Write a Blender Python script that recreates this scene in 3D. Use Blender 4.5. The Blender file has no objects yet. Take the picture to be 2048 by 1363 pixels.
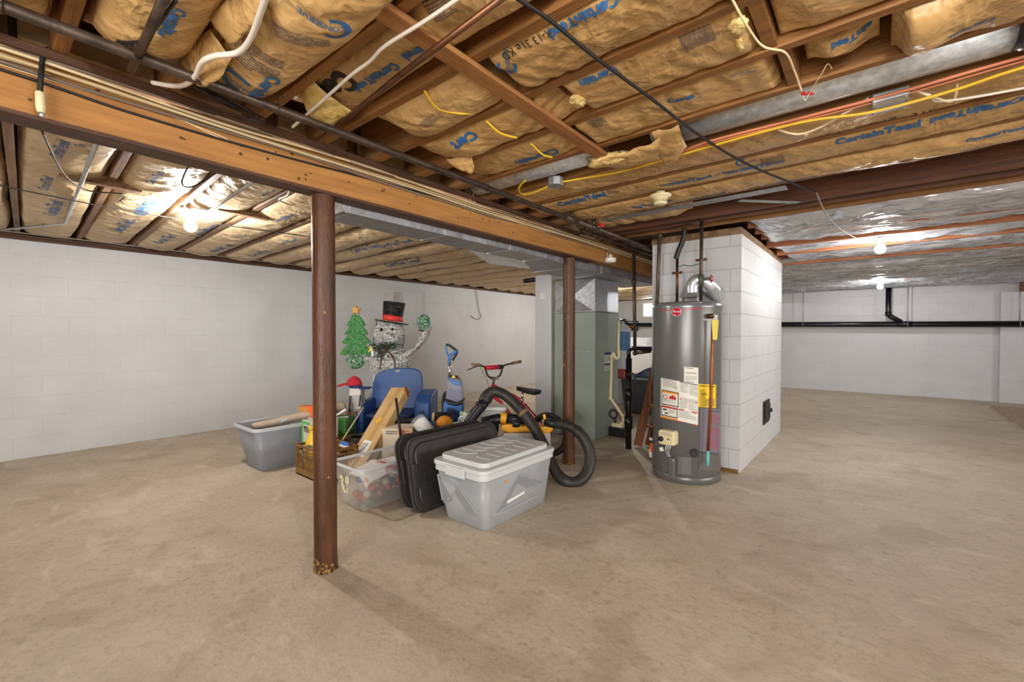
import bpy, bmesh, math, random
from mathutils import Vector, Matrix, noise
random.seed(7)
SC = bpy.context.scene
COL = SC.collection
# ---------------------------------------------------------------- camera geometry (2048 x 1363 photograph)
F, CX, CY, CAMH = 880.0, 1024.0, 681.5, 1.25
YAW = math.atan(726 / 880.0)
PITCH = math.radians(1.0)
RT = Vector((math.cos(YAW), math.sin(YAW), 0))
FH = Vector((-math.sin(YAW), math.cos(YAW), 0))
FW = FH * math.cos(PITCH) + Vector((0, 0, -math.sin(PITCH)))
UP = RT.cross(FW)
EYE = Vector((0, 0, CAMH))
def ray(x, y): return FW + RT * ((x - CX) / F) + UP * ((CY - y) / F)
def at_z(x, y, z=0.0):
    d = ray(x, y); return EYE + d * ((z - CAMH) / d.z)
def at_x(x, y, X):
    d = ray(x, y); return EYE + d * (X / d.x)
def at_y(x, y, Y):
    d = ray(x, y); return EYE + d * (Y / d.y)
def at_d(x, y, dep): return EYE + ray(x, y) * dep
# ---------------------------------------------------------------- object bookkeeping
def tag(o, label, cat, group=None, kind=None):
    o['label'] = label; o['category'] = cat
    if group: o['group'] = group
    if kind: o['kind'] = kind
    return o
def thing(name, label, cat, loc=(0, 0, 0), rz=0.0, group=None):
    o = bpy.data.objects.new(name, None); COL.objects.link(o)
    o.empty_display_size = 0.1
    o.location = loc; o.rotation_euler = (0, 0, rz)
    return tag(o, label, cat, group)
class MB:
    def __init__(s): s.v = []; s.f = []; s.m = []; s.s = []
    def add(s, vs, fs, m=0, smooth=False, mat=None):
        b = len(s.v)
        s.v += [tuple(mat @ Vector(v)) if mat else tuple(v) for v in vs]
        for f in fs: s.f.append(tuple(b + i for i in f)); s.m.append(m); s.s.append(smooth)
        return s
    def box(s, x0, x1, y0, y1, z0, z1, m=0, mat=None):
        vs = [(x, y, z) for z in (z0, z1) for y in (y0, y1) for x in (x0, x1)]
        return s.add(vs, [(0, 2, 3, 1), (4, 5, 7, 6), (0, 1, 5, 4), (2, 6, 7, 3), (0, 4, 6, 2), (1, 3, 7, 5)], m, False, mat)
    def frustum(s, b, t, z0, z1, m=0, mat=None, caps=True):   # b,t = (x0,x1,y0,y1)
        vs = [(x, y, z0) for y in b[2:] for x in b[:2]] + [(x, y, z1) for y in t[2:] for x in t[:2]]
        fs = [(0, 1, 5, 4), (2, 6, 7, 3), (0, 4, 6, 2), (1, 3, 7, 5)]
        if caps: fs += [(0, 2, 3, 1), (4, 5, 7, 6)]
        return s.add(vs, fs, m, False, mat)
    def bar(s, p, q, w, h, m=0, up=(0, 0, 1)):
        p = Vector(p); q = Vector(q); d = (q - p); L = d.length; d.normalize()
        u = Vector(up); a = d.cross(u)
        if a.length < 1e-4: a = d.cross(Vector((1, 0, 0)))
        a.normalize(); c = a.cross(d)
        M = Matrix((a, d, c)).transposed().to_4x4(); M.translation = p
        return s.box(-w / 2, w / 2, 0, L, -h / 2, h / 2, m, M)
    def tube(s, pts, r, n=8, m=0, caps=True, closed=False, rib=None):
        P = [Vector(p) for p in pts]; k = len(P)
        rs = r if isinstance(r, (list, tuple)) else [r] * k
        T = []
        for i in range(k):
            if closed: t = P[(i + 1) % k] - P[i - 1]
            else: t = P[min(i + 1, k - 1)] - P[max(i - 1, 0)]
            if t.length < 1e-9: t = Vector((0, 0, 1))
            T.append(t.normalized())
        a = T[0].cross(Vector((0, 0, 1)))
        if a.length < 1e-3: a = T[0].cross(Vector((0, 1, 0)))
        a.normalize(); vs = []
        for i in range(k):
            a = (a - T[i] * a.dot(T[i]))
            if a.length < 1e-6: a = T[i].orthogonal()
            a.normalize(); b = T[i].cross(a)
            for j in range(n):
                w = 2 * math.pi * j / n
                vs.append(P[i] + (a * math.cos(w) + b * math.sin(w)) * rs[i])
        fs = []
        for i in range(k if closed else k - 1):
            i2 = (i + 1) % k
            for j in range(n):
                j2 = (j + 1) % n
                fs.append((i * n + j, i * n + j2, i2 * n + j2, i2 * n + j))
        s.add(vs, fs, m, True)
        if caps and not closed:
            b = len(s.v) - k * n
            s.f.append(tuple(b + j for j in range(n))[::-1]); s.m.append(m); s.s.append(False)
            s.f.append(tuple(b + (k - 1) * n + j for j in range(n))); s.m.append(m); s.s.append(False)
        return s
    def cyl(s, p, q, r, r2=None, n=16, m=0):
        return s.tube([p, q], [r, r if r2 is None else r2], n, m)
    def lathe(s, prof, n=24, m=0, mat=None, a0=0, a1=2 * math.pi, smooth=True):
        full = abs(a1 - a0 - 2 * math.pi) < 1e-6; k = n if full else n + 1; vs = []
        for r, z in prof:
            for j in range(k):
                w = a0 + (a1 - a0) * j / n
                vs.append((r * math.cos(w), r * math.sin(w), z))
        fs = []
        for i in range(len(prof) - 1):
            for j in range(n):
                j2 = (j + 1) % k
                fs.append((i * k + j, i * k + j2, (i + 1) * k + j2, (i + 1) * k + j))
        return s.add(vs, fs, m, smooth, mat)
    def prism(s, poly, z0, z1, m=0, mat=None, smooth=False):
        n = len(poly)
        vs = [(x, y, z0) for x, y in poly] + [(x, y, z1) for x, y in poly]
        fs = [tuple(range(n))[::-1], tuple(range(n, 2 * n))] 
        s.add(vs, fs, m, False, mat)
        b = len(s.v) - 2 * n
        for i in range(n):
            j = (i + 1) % n
            s.f.append((b + i, b + j, b + n + j, b + n + i)); s.m.append(m); s.s.append(smooth)
        return s
    def sphere(s, c, r, m=0, n=14, sc=(1, 1, 1), mat=None):
        vs = []; fs = []; k = n // 2
        for i in range(k + 1):
            t = math.pi * i / k
            for j in range(n):
                w = 2 * math.pi * j / n
                vs.append((c[0] + r * sc[0] * math.sin(t) * math.cos(w), c[1] + r * sc[1] * math.sin(t) * math.sin(w), c[2] - r * sc[2] * math.cos(t)))
        for i in range(k):
            for j in range(n):
                j2 = (j + 1) % n
                fs.append((i * n + j, i * n + j2, (i + 1) * n + j2, (i + 1) * n + j))
        return s.add(vs, fs, m, True, mat)
    def grid(s, fn, nu, nv, m=0, smooth=True):
        vs = [fn(i / nu, j / nv) for i in range(nu + 1) for j in range(nv + 1)]
        k = nv + 1
        fs = [(i * k + j, (i + 1) * k + j, (i + 1) * k + j + 1, i * k + j + 1) for i in range(nu) for j in range(nv)]
        return s.add(vs, fs, m, smooth)
    def build(s, name, mats, parent=None, world=True, loc=None, bevel=0, seg=2, solid=0, sub=0):
        off = Vector((0, 0, 0))
        if parent is not None and world: off = Vector(parent.location)
        p = parent
        if parent is not None and world and parent.parent: off = off + Vector(parent.parent.location)
        if parent is None and loc is not None: off = Vector(loc)
        me = bpy.data.meshes.new(name)
        me.from_pydata([(x - off.x, y - off.y, z - off.z) for x, y, z in s.v], [], s.f)
        if not isinstance(mats, (list, tuple)): mats = [mats]
        for mt in mats: me.materials.append(mt)
        me.polygons.foreach_set('material_index', s.m); me.polygons.foreach_set('use_smooth', s.s)
        me.update()
        bm = bmesh.new(); bm.from_mesh(me); bmesh.ops.recalc_face_normals(bm, faces=bm.faces); bm.to_mesh(me); bm.free()
        o = bpy.data.objects.new(name, me); COL.objects.link(o)
        if parent is not None: o.parent = parent
        elif loc is not None: o.location = loc
        if bevel:
            b = o.modifiers.new('bevel', 'BEVEL'); b.width = bevel; b.segments = seg; b.limit_method = 'ANGLE'; b.angle_limit = math.radians(40)
            b.harden_normals = False
        if solid:
            b = o.modifiers.new('solid', 'SOLIDIFY'); b.thickness = solid; b.offset = 0
        if sub:
            b = o.modifiers.new('sub', 'SUBSURF'); b.levels = sub; b.render_levels = sub
        return o
def single(name, mb, mats, label, cat, group=None, loc=None, **k):
    if loc is None:
        xs = [v[0] for v in mb.v]; ys = [v[1] for v in mb.v]; zs = [v[2] for v in mb.v]
        loc = ((min(xs) + max(xs)) / 2, (min(ys) + max(ys)) / 2, min(zs))
    return tag(mb.build(name, mats, None, True, loc, **k), label, cat, group)
def struct(name, mb, mats, **k):
    o = mb.build(name, mats, **k); o['kind'] = 'structure'; return o
def spline(pts, n=8):
    P = [Vector(p) for p in pts]; out = []
    for i in range(len(P) - 1):
        a = P[max(i - 1, 0)]; b = P[i]; c = P[i + 1]; d = P[min(i + 2, len(P) - 1)]
        for k in range(n):
            t = k / n
            out.append(0.5 * ((2 * b) + (c - a) * t + (2 * a - 5 * b + 4 * c - d) * t * t + (3 * b - a - 3 * c + d) * t ** 3))
    out.append(P[-1]); return out
def rrect(x0, x1, y0, y1, r, n=5):
    out = []
    for cx, cy, a in ((x1 - r, y1 - r, 0), (x0 + r, y1 - r, 90), (x0 + r, y0 + r, 180), (x1 - r, y0 + r, 270)):
        for i in range(n + 1):
            w = math.radians(a + 90 * i / n); out.append((cx + r * math.cos(w), cy + r * math.sin(w)))
    return out
_tc = {}
def text_mesh(body, size=1.0, bold=0.0, shear=0.0, cell=None):
    key = (body, bold, shear)
    if key not in _tc:
        cu = bpy.data.curves.new('lettering_source', 'FONT'); cu.body = body; cu.size = 1.0
        cu.offset = bold; cu.shear = shear; cu.resolution_u = 3; cu.align_x = 'CENTER'; cu.align_y = 'CENTER'
        ob = bpy.data.objects.new('lettering_source', cu); COL.objects.link(ob)
        dg = bpy.context.evaluated_depsgraph_get(); ev = ob.evaluated_get(dg); me = ev.to_mesh()
        vs = [tuple(v.co) for v in me.vertices]; fs = [tuple(p.vertices) for p in me.polygons]
        ev.to_mesh_clear(); bpy.data.objects.remove(ob); bpy.data.curves.remove(cu)
        _tc[key] = (vs, fs)
    vs, fs = _tc[key]
    vs = [(x * size, y * size) for x, y, z in vs]
    if cell:
        bm = bmesh.new(); bv = [bm.verts.new((x, y, 0)) for x, y in vs]
        for f in fs:
            try: bm.faces.new([bv[i] for i in f])
            except ValueError: pass
        for _ in range(5):
            es = [e for e in bm.edges if e.calc_length() > cell]
            if not es: break
            bmesh.ops.subdivide_edges(bm, edges=es, cuts=1, use_grid_fill=False)
            bmesh.ops.triangulate(bm, faces=bm.faces)
        bm.verts.index_update()
        vs = [(v.co.x, v.co.y) for v in bm.verts]; fs = [tuple(v.index for v in f.verts) for f in bm.faces]; bm.free()
    return vs, fs
def put_text(mb, body, fn, size, m=0, bold=0.0, shear=0.0, cell=None):
    """fn maps 2-D lettering coordinates to a 3-D point on the carrying surface"""
    vs, fs = text_mesh(body, size, bold, shear, cell)
    mb.add([fn(x, y) for x, y in vs], fs, m)
def fine_print(mb, fn, w, h, rows, m=0, seed=1):
    """small unreadable print: broken horizontal strokes"""
    rg = random.Random(seed); lh = h / rows
    for i in range(rows):
        y = h / 2 - (i + .5) * lh; x = -w / 2
        end = w / 2 if rg.random() < .75 else w * (rg.random() * .6 - .1)
        while x < end:
            l = min(w * (.05 + rg.random() * .12), end - x)
            mb.add([fn(x, y - lh * .22), fn(x + l, y - lh * .22), fn(x + l, y + lh * .22), fn(x, y + lh * .22)], [(0, 1, 2, 3)], m)
            x += l + w * .02
# ---------------------------------------------------------------- materials
def lin(c):
    c = c / 255.0
    return c / 12.92 if c <= .04045 else ((c + .055) / 1.055) ** 2.4
def C(r, g, b): return (lin(r), lin(g), lin(b), 1)
def mat(name, col, rough=.55, metal=0., col2=None, scale=4., stretch=(1, 1, 1), mix=(.35, .65), bump=0., bscale=40., trans=0., ior=1.45,
        emit=None, spec=.5, detail=6., rrange=0., coat=0., sheen=0., alpha=1., ridged=False):
    m = bpy.data.materials.new(name); m.use_nodes = True
    N = m.node_tree.nodes; L = m.node_tree.links; b = N['Principled BSDF']
    b.inputs['Base Color'].default_value = col; b.inputs['Roughness'].default_value = rough; b.inputs['Metallic'].default_value = metal
    b.inputs['IOR'].default_value = ior; b.inputs['Transmission Weight'].default_value = trans; b.inputs['Specular IOR Level'].default_value = spec
    b.inputs['Coat Weight'].default_value = coat; b.inputs['Alpha'].default_value = alpha
    if emit: b.inputs['Emission Color'].default_value = emit[0]; b.inputs['Emission Strength'].default_value = emit[1]
    if col2 or bump or rrange:
        tc = N.new('ShaderNodeTexCoord'); oi = N.new('ShaderNodeObjectInfo'); ad = N.new('ShaderNodeVectorMath'); ad.operation = 'MULTIPLY_ADD'
        cv = N.new('ShaderNodeCombineXYZ'); 
        for i in range(3): L.new(oi.outputs['Random'], cv.inputs[i])
        ad.inputs[1].default_value = (37, 53, 71); L.new(cv.outputs[0], ad.inputs[0]); L.new(tc.outputs['Object'], ad.inputs[2])
        mp = N.new('ShaderNodeMapping'); mp.inputs['Scale'].default_value = stretch; L.new(ad.outputs[0], mp.inputs['Vector'])
        nz = N.new('ShaderNodeTexNoise'); nz.inputs['Scale'].default_value = scale; nz.inputs['Detail'].default_value = detail; nz.inputs['Roughness'].default_value = .6
        L.new(mp.outputs[0], nz.inputs['Vector'])
        if col2:
            cr = N.new('ShaderNodeValToRGB'); cr.color_ramp.elements[0].position = mix[0]; cr.color_ramp.elements[1].position = mix[1]
            cr.color_ramp.elements[0].color = col; cr.color_ramp.elements[1].color = col2
            L.new(nz.outputs['Fac'], cr.inputs[0]); L.new(cr.outputs[0], b.inputs['Base Color'])
        if rrange:
            mr = N.new('ShaderNodeMapRange'); mr.inputs['To Min'].default_value = rough - rrange; mr.inputs['To Max'].default_value = rough + rrange
            L.new(nz.outputs['Fac'], mr.inputs['Value']); L.new(mr.outputs[0], b.inputs['Roughness'])
        if bump:
            n2 = N.new('ShaderNodeTexNoise'); n2.inputs['Scale'].default_value = bscale; n2.inputs['Detail'].default_value = 4
            L.new(mp.outputs[0], n2.inputs['Vector'])
            bp = N.new('ShaderNodeBump'); bp.inputs['Strength'].default_value = bump; bp.inputs['Distance'].default_value = .03 if ridged else .01
            if ridged:          # crumpled paper: creased cells at two sizes, warped by noise
                n2.inputs['Scale'].default_value = 3.; hs = n2.outputs['Fac']; prev = None
                wv = N.new('ShaderNodeVectorMath'); wv.operation = 'MULTIPLY_ADD'; wv.inputs[1].default_value = (.35, .35, .35)
                L.new(n2.outputs['Color'], wv.inputs[0]); L.new(mp.outputs[0], wv.inputs[2])
                for sc_, am in ((bscale, 1.), (bscale * 2.7, .45), (bscale * 6.5, .18)):
                    vo = N.new('ShaderNodeTexVoronoi'); vo.inputs['Scale'].default_value = sc_; L.new(wv.outputs[0], vo.inputs['Vector'])
                    ma = N.new('ShaderNodeMath'); ma.operation = 'MULTIPLY_ADD'; ma.inputs[1].default_value = am
                    L.new(vo.outputs['Distance'], ma.inputs[0])
                    if prev is None: ma.inputs[2].default_value = 0
                    else: L.new(prev, ma.inputs[2])
                    prev = ma.outputs[0]
                L.new(prev, bp.inputs['Height'])
            else: L.new(n2.outputs['Fac'], bp.inputs['Height'])
            L.new(bp.outputs[0], b.inputs['Normal'])
    return m
def block_wall(name, axis, shade=200, bw=.406, bh=.2032, strength=.5):
    """white painted concrete block; axis = world axis running along the wall"""
    m = mat(name, C(shade, shade, shade + 1), .5, col2=C(shade - 10, shade - 10, shade - 9), scale=2.2, mix=(.3, .7))
    N = m.node_tree.nodes; L = m.node_tree.links; b = N['Principled BSDF']
    tc = N.new('ShaderNodeTexCoord'); sp = N.new('ShaderNodeSeparateXYZ'); L.new(tc.outputs['Object'], sp.inputs[0])
    cb = N.new('ShaderNodeCombineXYZ'); L.new(sp.outputs[axis], cb.inputs[0]); L.new(sp.outputs[2], cb.inputs[1])
    br = N.new('ShaderNodeTexBrick'); br.inputs['Scale'].default_value = 1; br.inputs['Brick Width'].default_value = bw; br.inputs['Row Height'].default_value = bh
    br.inputs['Mortar Size'].default_value = .006; br.inputs['Mortar Smooth'].default_value = .6; br.inputs['Bias'].default_value = 0
    br.inputs['Color1'].default_value = br.inputs['Color2'].default_value = (1, 1, 1, 1); br.inputs['Mortar'].default_value = (0, 0, 0, 1)
    L.new(cb.outputs[0], br.inputs['Vector'])
    nz = N.new('ShaderNodeTexNoise'); nz.inputs['Scale'].default_value = 60; nz.inputs['Detail'].default_value = 5; L.new(tc.outputs['Object'], nz.inputs['Vector'])
    mx = N.new('ShaderNodeMath'); mx.operation = 'MULTIPLY_ADD'; mx.inputs[1].default_value = .12
    L.new(nz.outputs['Fac'], mx.inputs[0]); L.new(br.outputs['Color'], mx.inputs[2])
    bp = N.new('ShaderNodeBump'); bp.inputs['Strength'].default_value = strength; bp.inputs['Distance'].default_value = .004
    L.new(mx.outputs[0], bp.inputs['Height']); L.new(bp.outputs[0], b.inputs['Normal'])
    return m
def concrete():
    m = mat('bare concrete', C(186, 172, 150), .62, col2=C(205, 192, 171), scale=1.3, mix=(.3, .7), detail=12)
    N = m.node_tree.nodes; L = m.node_tree.links; b = N['Principled BSDF']
    base = b.inputs['Base Color'].links[0].from_socket
    tc = N.new('ShaderNodeTexCoord')
    def layer(prev, sc, lo, hi, col, fac, tex='noise', st=(1, 1, 1), det=8):
        mp = N.new('ShaderNodeMapping'); mp.inputs['Scale'].default_value = st; L.new(tc.outputs['Object'], mp.inputs[0])
        t = N.new('ShaderNodeTexNoise'); t.inputs['Scale'].default_value = sc; t.inputs['Detail'].default_value = det; t.inputs['Distortion'].default_value = .6
        L.new(mp.outputs[0], t.inputs['Vector'])
        r = N.new('ShaderNodeMapRange'); r.inputs['From Min'].default_value = lo; r.inputs['From Max'].default_value = hi; r.inputs['To Max'].default_value = fac
        L.new(t.outputs['Fac'], r.inputs['Value'])
        x = N.new('ShaderNodeMix'); x.data_type = 'RGBA'; L.new(r.outputs[0], x.inputs['Factor']); L.new(prev, x.inputs['A']); x.inputs['B'].default_value = col
        return x.outputs['Result']
    c = layer(base, 5, .52, .75, C(164, 149, 127), .55)
    c = layer(c, 28, .5, .8, C(142, 127, 106), .6)
    c = layer(c, 3, .58, .72, C(219, 208, 191), .55, st=(1, 2.6, 1))
    c = layer(c, 120, .60, .76, C(104, 92, 78), .6)
    c = layer(c, 2.2, .56, .64, C(150, 134, 112), .35, det=14)
    c = layer(c, 1.1, .53, .60, C(218, 207, 190), .25, det=14)
    # hairline cracks: thin contour lines of a large slow noise
    t = N.new('ShaderNodeTexNoise'); t.inputs['Scale'].default_value = .35; t.inputs['Detail'].default_value = 7; t.inputs['Roughness'].default_value = .5
    L.new(tc.outputs['Object'], t.inputs['Vector'])
    s = N.new('ShaderNodeMath'); s.operation = 'SUBTRACT'; s.inputs[1].default_value = .47; L.new(t.outputs['Fac'], s.inputs[0])
    a = N.new('ShaderNodeMath'); a.operation = 'ABSOLUTE'; L.new(s.outputs[0], a.inputs[0])
    r = N.new('ShaderNodeMapRange'); r.inputs['From Min'].default_value = .0003; r.inputs['From Max'].default_value = .0012; r.inputs['To Min'].default_value = .16; r.inputs['To Max'].default_value = 0
    L.new(a.outputs[0], r.inputs['Value'])
    x = N.new('ShaderNodeMix'); x.data_type = 'RGBA'; L.new(r.outputs[0], x.inputs['Factor']); L.new(c, x.inputs['A']); x.inputs['B'].default_value = C(120, 105, 88)
    L.new(x.outputs['Result'], b.inputs['Base Color'])
    n = N.new('ShaderNodeTexNoise'); n.inputs['Scale'].default_value = 45; n.inputs['Detail'].default_value = 8; L.new(tc.outputs['Object'], n.inputs['Vector'])
    bp = N.new('ShaderNodeBump'); bp.inputs['Strength'].default_value = .25; bp.inputs['Distance'].default_value = .01; L.new(n.outputs['Fac'], bp.inputs['Height']); L.new(bp.outputs[0], b.inputs['Normal'])
    return m
def wood(name, a, b_, axis, rough=.6, sc=3.):
    st = [14, 14, 14]; st[axis] = .9
    return mat(name, a, rough, col2=b_, scale=sc, stretch=tuple(st), mix=(.3, .72), bump=.25, bscale=12, detail=8)
W = dict(
    joist_x=wood('joist wood', C(110, 74, 36), C(162, 112, 58), 0),
    joist_dark=wood('dark joist wood', C(78, 48, 32), C(118, 76, 50), 0),
    joist_left=wood('grey brown joist wood', C(104, 76, 52), C(150, 116, 84), 0),
    joist_orange=wood('reddish joist wood', C(128, 74, 42), C(172, 108, 66), 0),
    beam=wood('honey beam wood', C(146, 98, 46), C(182, 130, 68), 1),
    plate=wood('dark plate wood', C(62, 40, 28), C(96, 64, 44), 1),
    plank=wood('old plank wood', C(92, 52, 28), C(134, 84, 50), 2),
    strap=wood('strapping wood', C(134, 88, 46), C(172, 120, 68), 1),
    deck=wood('subfloor wood', C(96, 64, 38), C(130, 92, 58), 0),
)
G = dict(
    kraft=mat('kraft paper', C(180, 142, 88), .42, col2=C(206, 168, 112), scale=3., mix=(.3, .7), bump=.55, bscale=6., rrange=.08, ridged=True),
    kraft_left=mat('pale kraft paper', C(190, 162, 120), .48, spec=.35, col2=C(216, 192, 152), scale=3., mix=(.3, .7), bump=.5, bscale=6., rrange=.1, ridged=True),
    foil=mat('dusty foil facing', C(192, 196, 204), .27, metal=.62, col2=C(220, 223, 230), scale=2.5, stretch=(.5, 1.5, 1), bump=.6, bscale=6., rrange=.1, ridged=True),
    fluff=mat('yellow glass wool', C(206, 170, 92), .95, col2=C(236, 212, 146), scale=14., bump=1., bscale=60.),
    ink=mat('blue ink', C(40, 92, 150), .5, col2=C(62, 110, 160), scale=30.),
    ink_grey=mat('grey ink', C(96, 92, 96), .6),
    ink_black=mat('black ink', C(44, 38, 34), .6),
    galv=mat('galvanised steel', C(184, 189, 193), .36, metal=.7, col2=C(216, 219, 222), scale=34., detail=2, rrange=.07),
    galv_dull=mat('dull galvanised steel', C(148, 150, 152), .5, metal=.75, col2=C(176, 178, 180), scale=18., detail=3, rrange=.08),
    iron=mat('dark iron pipe', C(62, 52, 46), .42, metal=.55, col2=C(96, 82, 70), scale=14., bump=.2),
    copper=mat('aged copper', C(126, 82, 56), .4, metal=.8, col2=C(88, 66, 48), scale=16.),
    rust=mat('rust brown paint', C(58, 35, 18), .4, col2=C(98, 60, 34), scale=9., stretch=(1, 1, .25), mix=(.3, .7), bump=.35, bscale=90., rrange=.1, spec=.45),
    rustflake=mat('flaking rust', C(70, 38, 14), .85, col2=C(176, 136, 74), scale=60., mix=(.45, .6), bump=1., bscale=120.),
    bare=mat('bare yellow patch', C(186, 146, 84), .8, col2=C(150, 108, 58), scale=40.),
    black=mat('black plastic', C(26, 26, 27), .45, bump=.1, bscale=80.),
    rubber=mat('black rubber', C(30, 29, 28), .62, col2=C(52, 49, 45), scale=20., bump=.3),
    abs=mat('black drain pipe', C(14, 14, 17), .3),
    cream=mat('cream cable sheath', C(236, 218, 176), .5, col2=C(222, 198, 150), scale=5.),
    salmon=mat('salmon cable sheath', C(226, 172, 132), .5, col2=C(234, 194, 156), scale=6.),
    grey_cable=mat('grey cable sheath', C(126, 114, 100), .55),
    white_cable=mat('white cable sheath', C(226, 218, 204), .45),
    orange_cable=mat('orange cable sheath', C(214, 130, 92), .5),
    yellow_cable=mat('yellow cable sheath', C(222, 180, 42), .45),
    white=mat('white plastic', C(232, 230, 224), .4),
    ivory=mat('ivory plastic', C(226, 212, 170), .42),
    glow=mat('lit bulb', C(255, 255, 255), .4, emit=((1.0, .965, .92, 1), 420.)),
    porcelain=mat('white porcelain', C(238, 236, 230), .25),
    red=mat('red plastic', C(190, 22, 28), .4),
)
# ================================================================ the room
ZJ = 2.20            # underside of the joists on the right of the beam
ZD = 2.436           # underside of the floor deck above
XW, YB = -6.55, 11.85
floor_m = concrete()
mb = MB(); mb.box(-6.75, 6.6, -5.2, 12.05, -.12, 0); struct('floor', mb, floor_m)
wall_y = block_wall('white painted block along Y', 1); wall_x = block_wall('white painted block along X', 0)
mb = MB(); mb.box(-6.75, XW, -5.2, 12.05, 0, 2.175); mb.box(XW, XW + .1, 4.80, 5.22, 0, 1.985); struct('wall_left', mb, wall_y)
mb = MB(); mb.box(XW, 6.6, YB, YB + .2, 0, 2.18); mb.box(1.743, 2.35, YB - .12, YB, 0, 1.985); struct('wall_back', mb, wall_x)
mb = MB(); mb.box(6.4, 6.6, -5.2, YB, 0, ZD); struct('wall_right', mb, wall_y)
mb = MB(); mb.box(-6.55, 6.4, -5.2, -5.0, 0, ZD); struct('wall_front', mb, wall_x)
mb = MB(); mb.box(-6.75, 6.6, -5.2, 12.05, ZD, ZD + .05); struct('ceiling', mb, W['deck'])
# sill plates and rim boards on top of the block walls
mb = MB(); mb.box(-6.72, XW + .03, -5.0, YB, 2.176, 2.225); mb.box(-6.72, -6.62, -5.0, YB, 2.226, ZD - .001); struct('trim_1', mb, W['plate'])
mb = MB(); mb.box(-6.5, 6.4, YB + .02, YB + .16, 2.181, 2.225); mb.box(-6.5, 6.4, YB + .1, YB + .16, 2.226, ZD - .001); struct('trim_2', mb, W['joist_dark'])
# chimney of white block in the middle of the room
mb = MB(); mb.box(-1.73, -.92, 4.31, 6.50, 0, 2.13); struct('wall_chimney', mb, block_wall('white painted block of the chimney', 1, 208, strength=1.0))
chx = block_wall('white painted block of the chimney front', 0, 208, strength=1.0)
bpy.data.objects['wall_chimney'].data.materials.append(chx)
for p in bpy.data.objects['wall_chimney'].data.polygons:
    if abs(p.normal.y) > .9: p.material_index = 1
mb = MB(); mb.box(-1.74, -.925, 4.315, 6.49, 2.1305, 2.195)
struct('trim_3', mb, mat('bare brown mortar and brick', C(112, 84, 58), .9, col2=C(150, 122, 92), scale=14., bump=.8, bscale=50.))
mb = MB(); mb.box(-1.10, -.93, 4.285, 4.309, 0, .028); mb.box(-1.20, -1.10, 4.29, 4.309, 0, .02)
struct('trim_4', mb, mat('bare foot of the chimney', C(140, 104, 44), .9, col2=C(110, 78, 30), scale=30., bump=.6))
# bright little basement window high in the back wall
mb = MB(); mb.box(-5.02, -4.42, YB - .03, YB, 1.70, 2.10)
mb.box(-4.98, -4.46, YB - .034, YB - .029, 1.74, 2.06, 1)
o = struct('window_1', mb, [G['white'], mat('daylit pane', C(240, 248, 255), .2, emit=((.9, .96, 1, 1), 5.0))])

# ---------------------------------------------------------------- main beam and its columns
b = thing('support_beam', 'honey coloured built-up wooden beam carried by the two rust brown columns', 'beam', (-2.23, 1.0, 1.98))
mb = MB(); mb.box(-2.28, -2.18, -4.9, 3.97, 1.98, 2.195); mb.build('beam_timber', W['beam'], b, bevel=.004)
mb = MB(); mb.box(-2.279, -2.181, 3.974, 11.8, 1.98, 2.195); mb.build('beam_timber', W['beam'], b, bevel=.004)
mb = MB(); mb.box(-2.285, -2.176, -4.9, 3.97, 1.966, 1.9795); mb.build('bottom_plate', W['plate'], b)
knot = mat('knots and nail heads', C(96, 52, 24), .6, col2=C(60, 40, 26), scale=40.)
mb = MB(); rg = random.Random(3)
for i in range(46):
    y = rg.uniform(-.2, 3.8); z = rg.uniform(2.0, 2.15); r = rg.uniform(.003, .007)
    n = 9; vs = [(-2.1793, y + r * math.cos(6.283 * k / n) * rg.uniform(.9, 1.5), z + r * math.sin(6.283 * k / n)) for k in range(n)]
    mb.add(vs, [tuple(range(n))])
mb.build('knots', knot, b)
bp2 = thing('support_beam', 'end of a second brown beam resting in a pocket of the back wall at the far right', 'beam', (2.12, 11.0, 1.99))
mb = MB(); mb.box(1.98, 2.3, 2.5, YB - .005, 1.99, 2.195); mb.build('beam_timber', W['joist_orange'], bp2, bevel=.004)
def column(x, y, label, big):
    c = thing('support_column', label, 'column', (x, y, 0), 0, 'rust brown steel columns under the beam')
    mb = MB(); n = 28; zs = [.0, .02, .05] + [.1 + k * .09 for k in range(21)] + [1.9655]
    mb.lathe([(.0575, z) for z in zs], n); mb.build('pipe', G['rust'], c, False)
    mb = MB(); mb.lathe([(.0, 0), (.0605, 0), (.0612, .02), (.0598, .035), (.0588, .05 if big else .03)], n); 
    for i, v in enumerate(mb.v):
        w = math.atan2(v[1], v[0]); k = 1 + .03 * noise.noise(Vector((w * 4, v[2] * 40, x)))
        mb.v[i] = (v[0] * k, v[1] * k, v[2] * (1 + .5 * noise.noise(Vector((w * 3, 1, y)))))
    mb.build('rusted_foot', G['rustflake'], c, False)
    mb = MB(); rg = random.Random(int(x * 100 + y * 10))
    for k in range(5 if big else 4):
        a = rg.uniform(-2.2, -.2); z = rg.uniform(.06, 1.5) if k else (.055 if big else .95); s = (.02 if k == 0 else .006)
        poly = [(a + s / .0575 * math.cos(t) * rg.uniform(.6, 1.1), z + s * 1.3 * math.sin(t) * rg.uniform(.6, 1.2)) for t in [i * .7 for i in range(9)]]
        mb.add([(.0578 * math.cos(p), .0578 * math.sin(p), q) for p, q in poly], [tuple(range(9))])
    mb.build('chipped_paint', G['bare'], c, False)
    return c
column(-2.238, 1.158, 'nearest rust brown steel column, standing alone in the open floor', True)
column(-2.262, 3.60, 'rust brown steel column behind the clear bin, beside the grey furnace', False)

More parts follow.
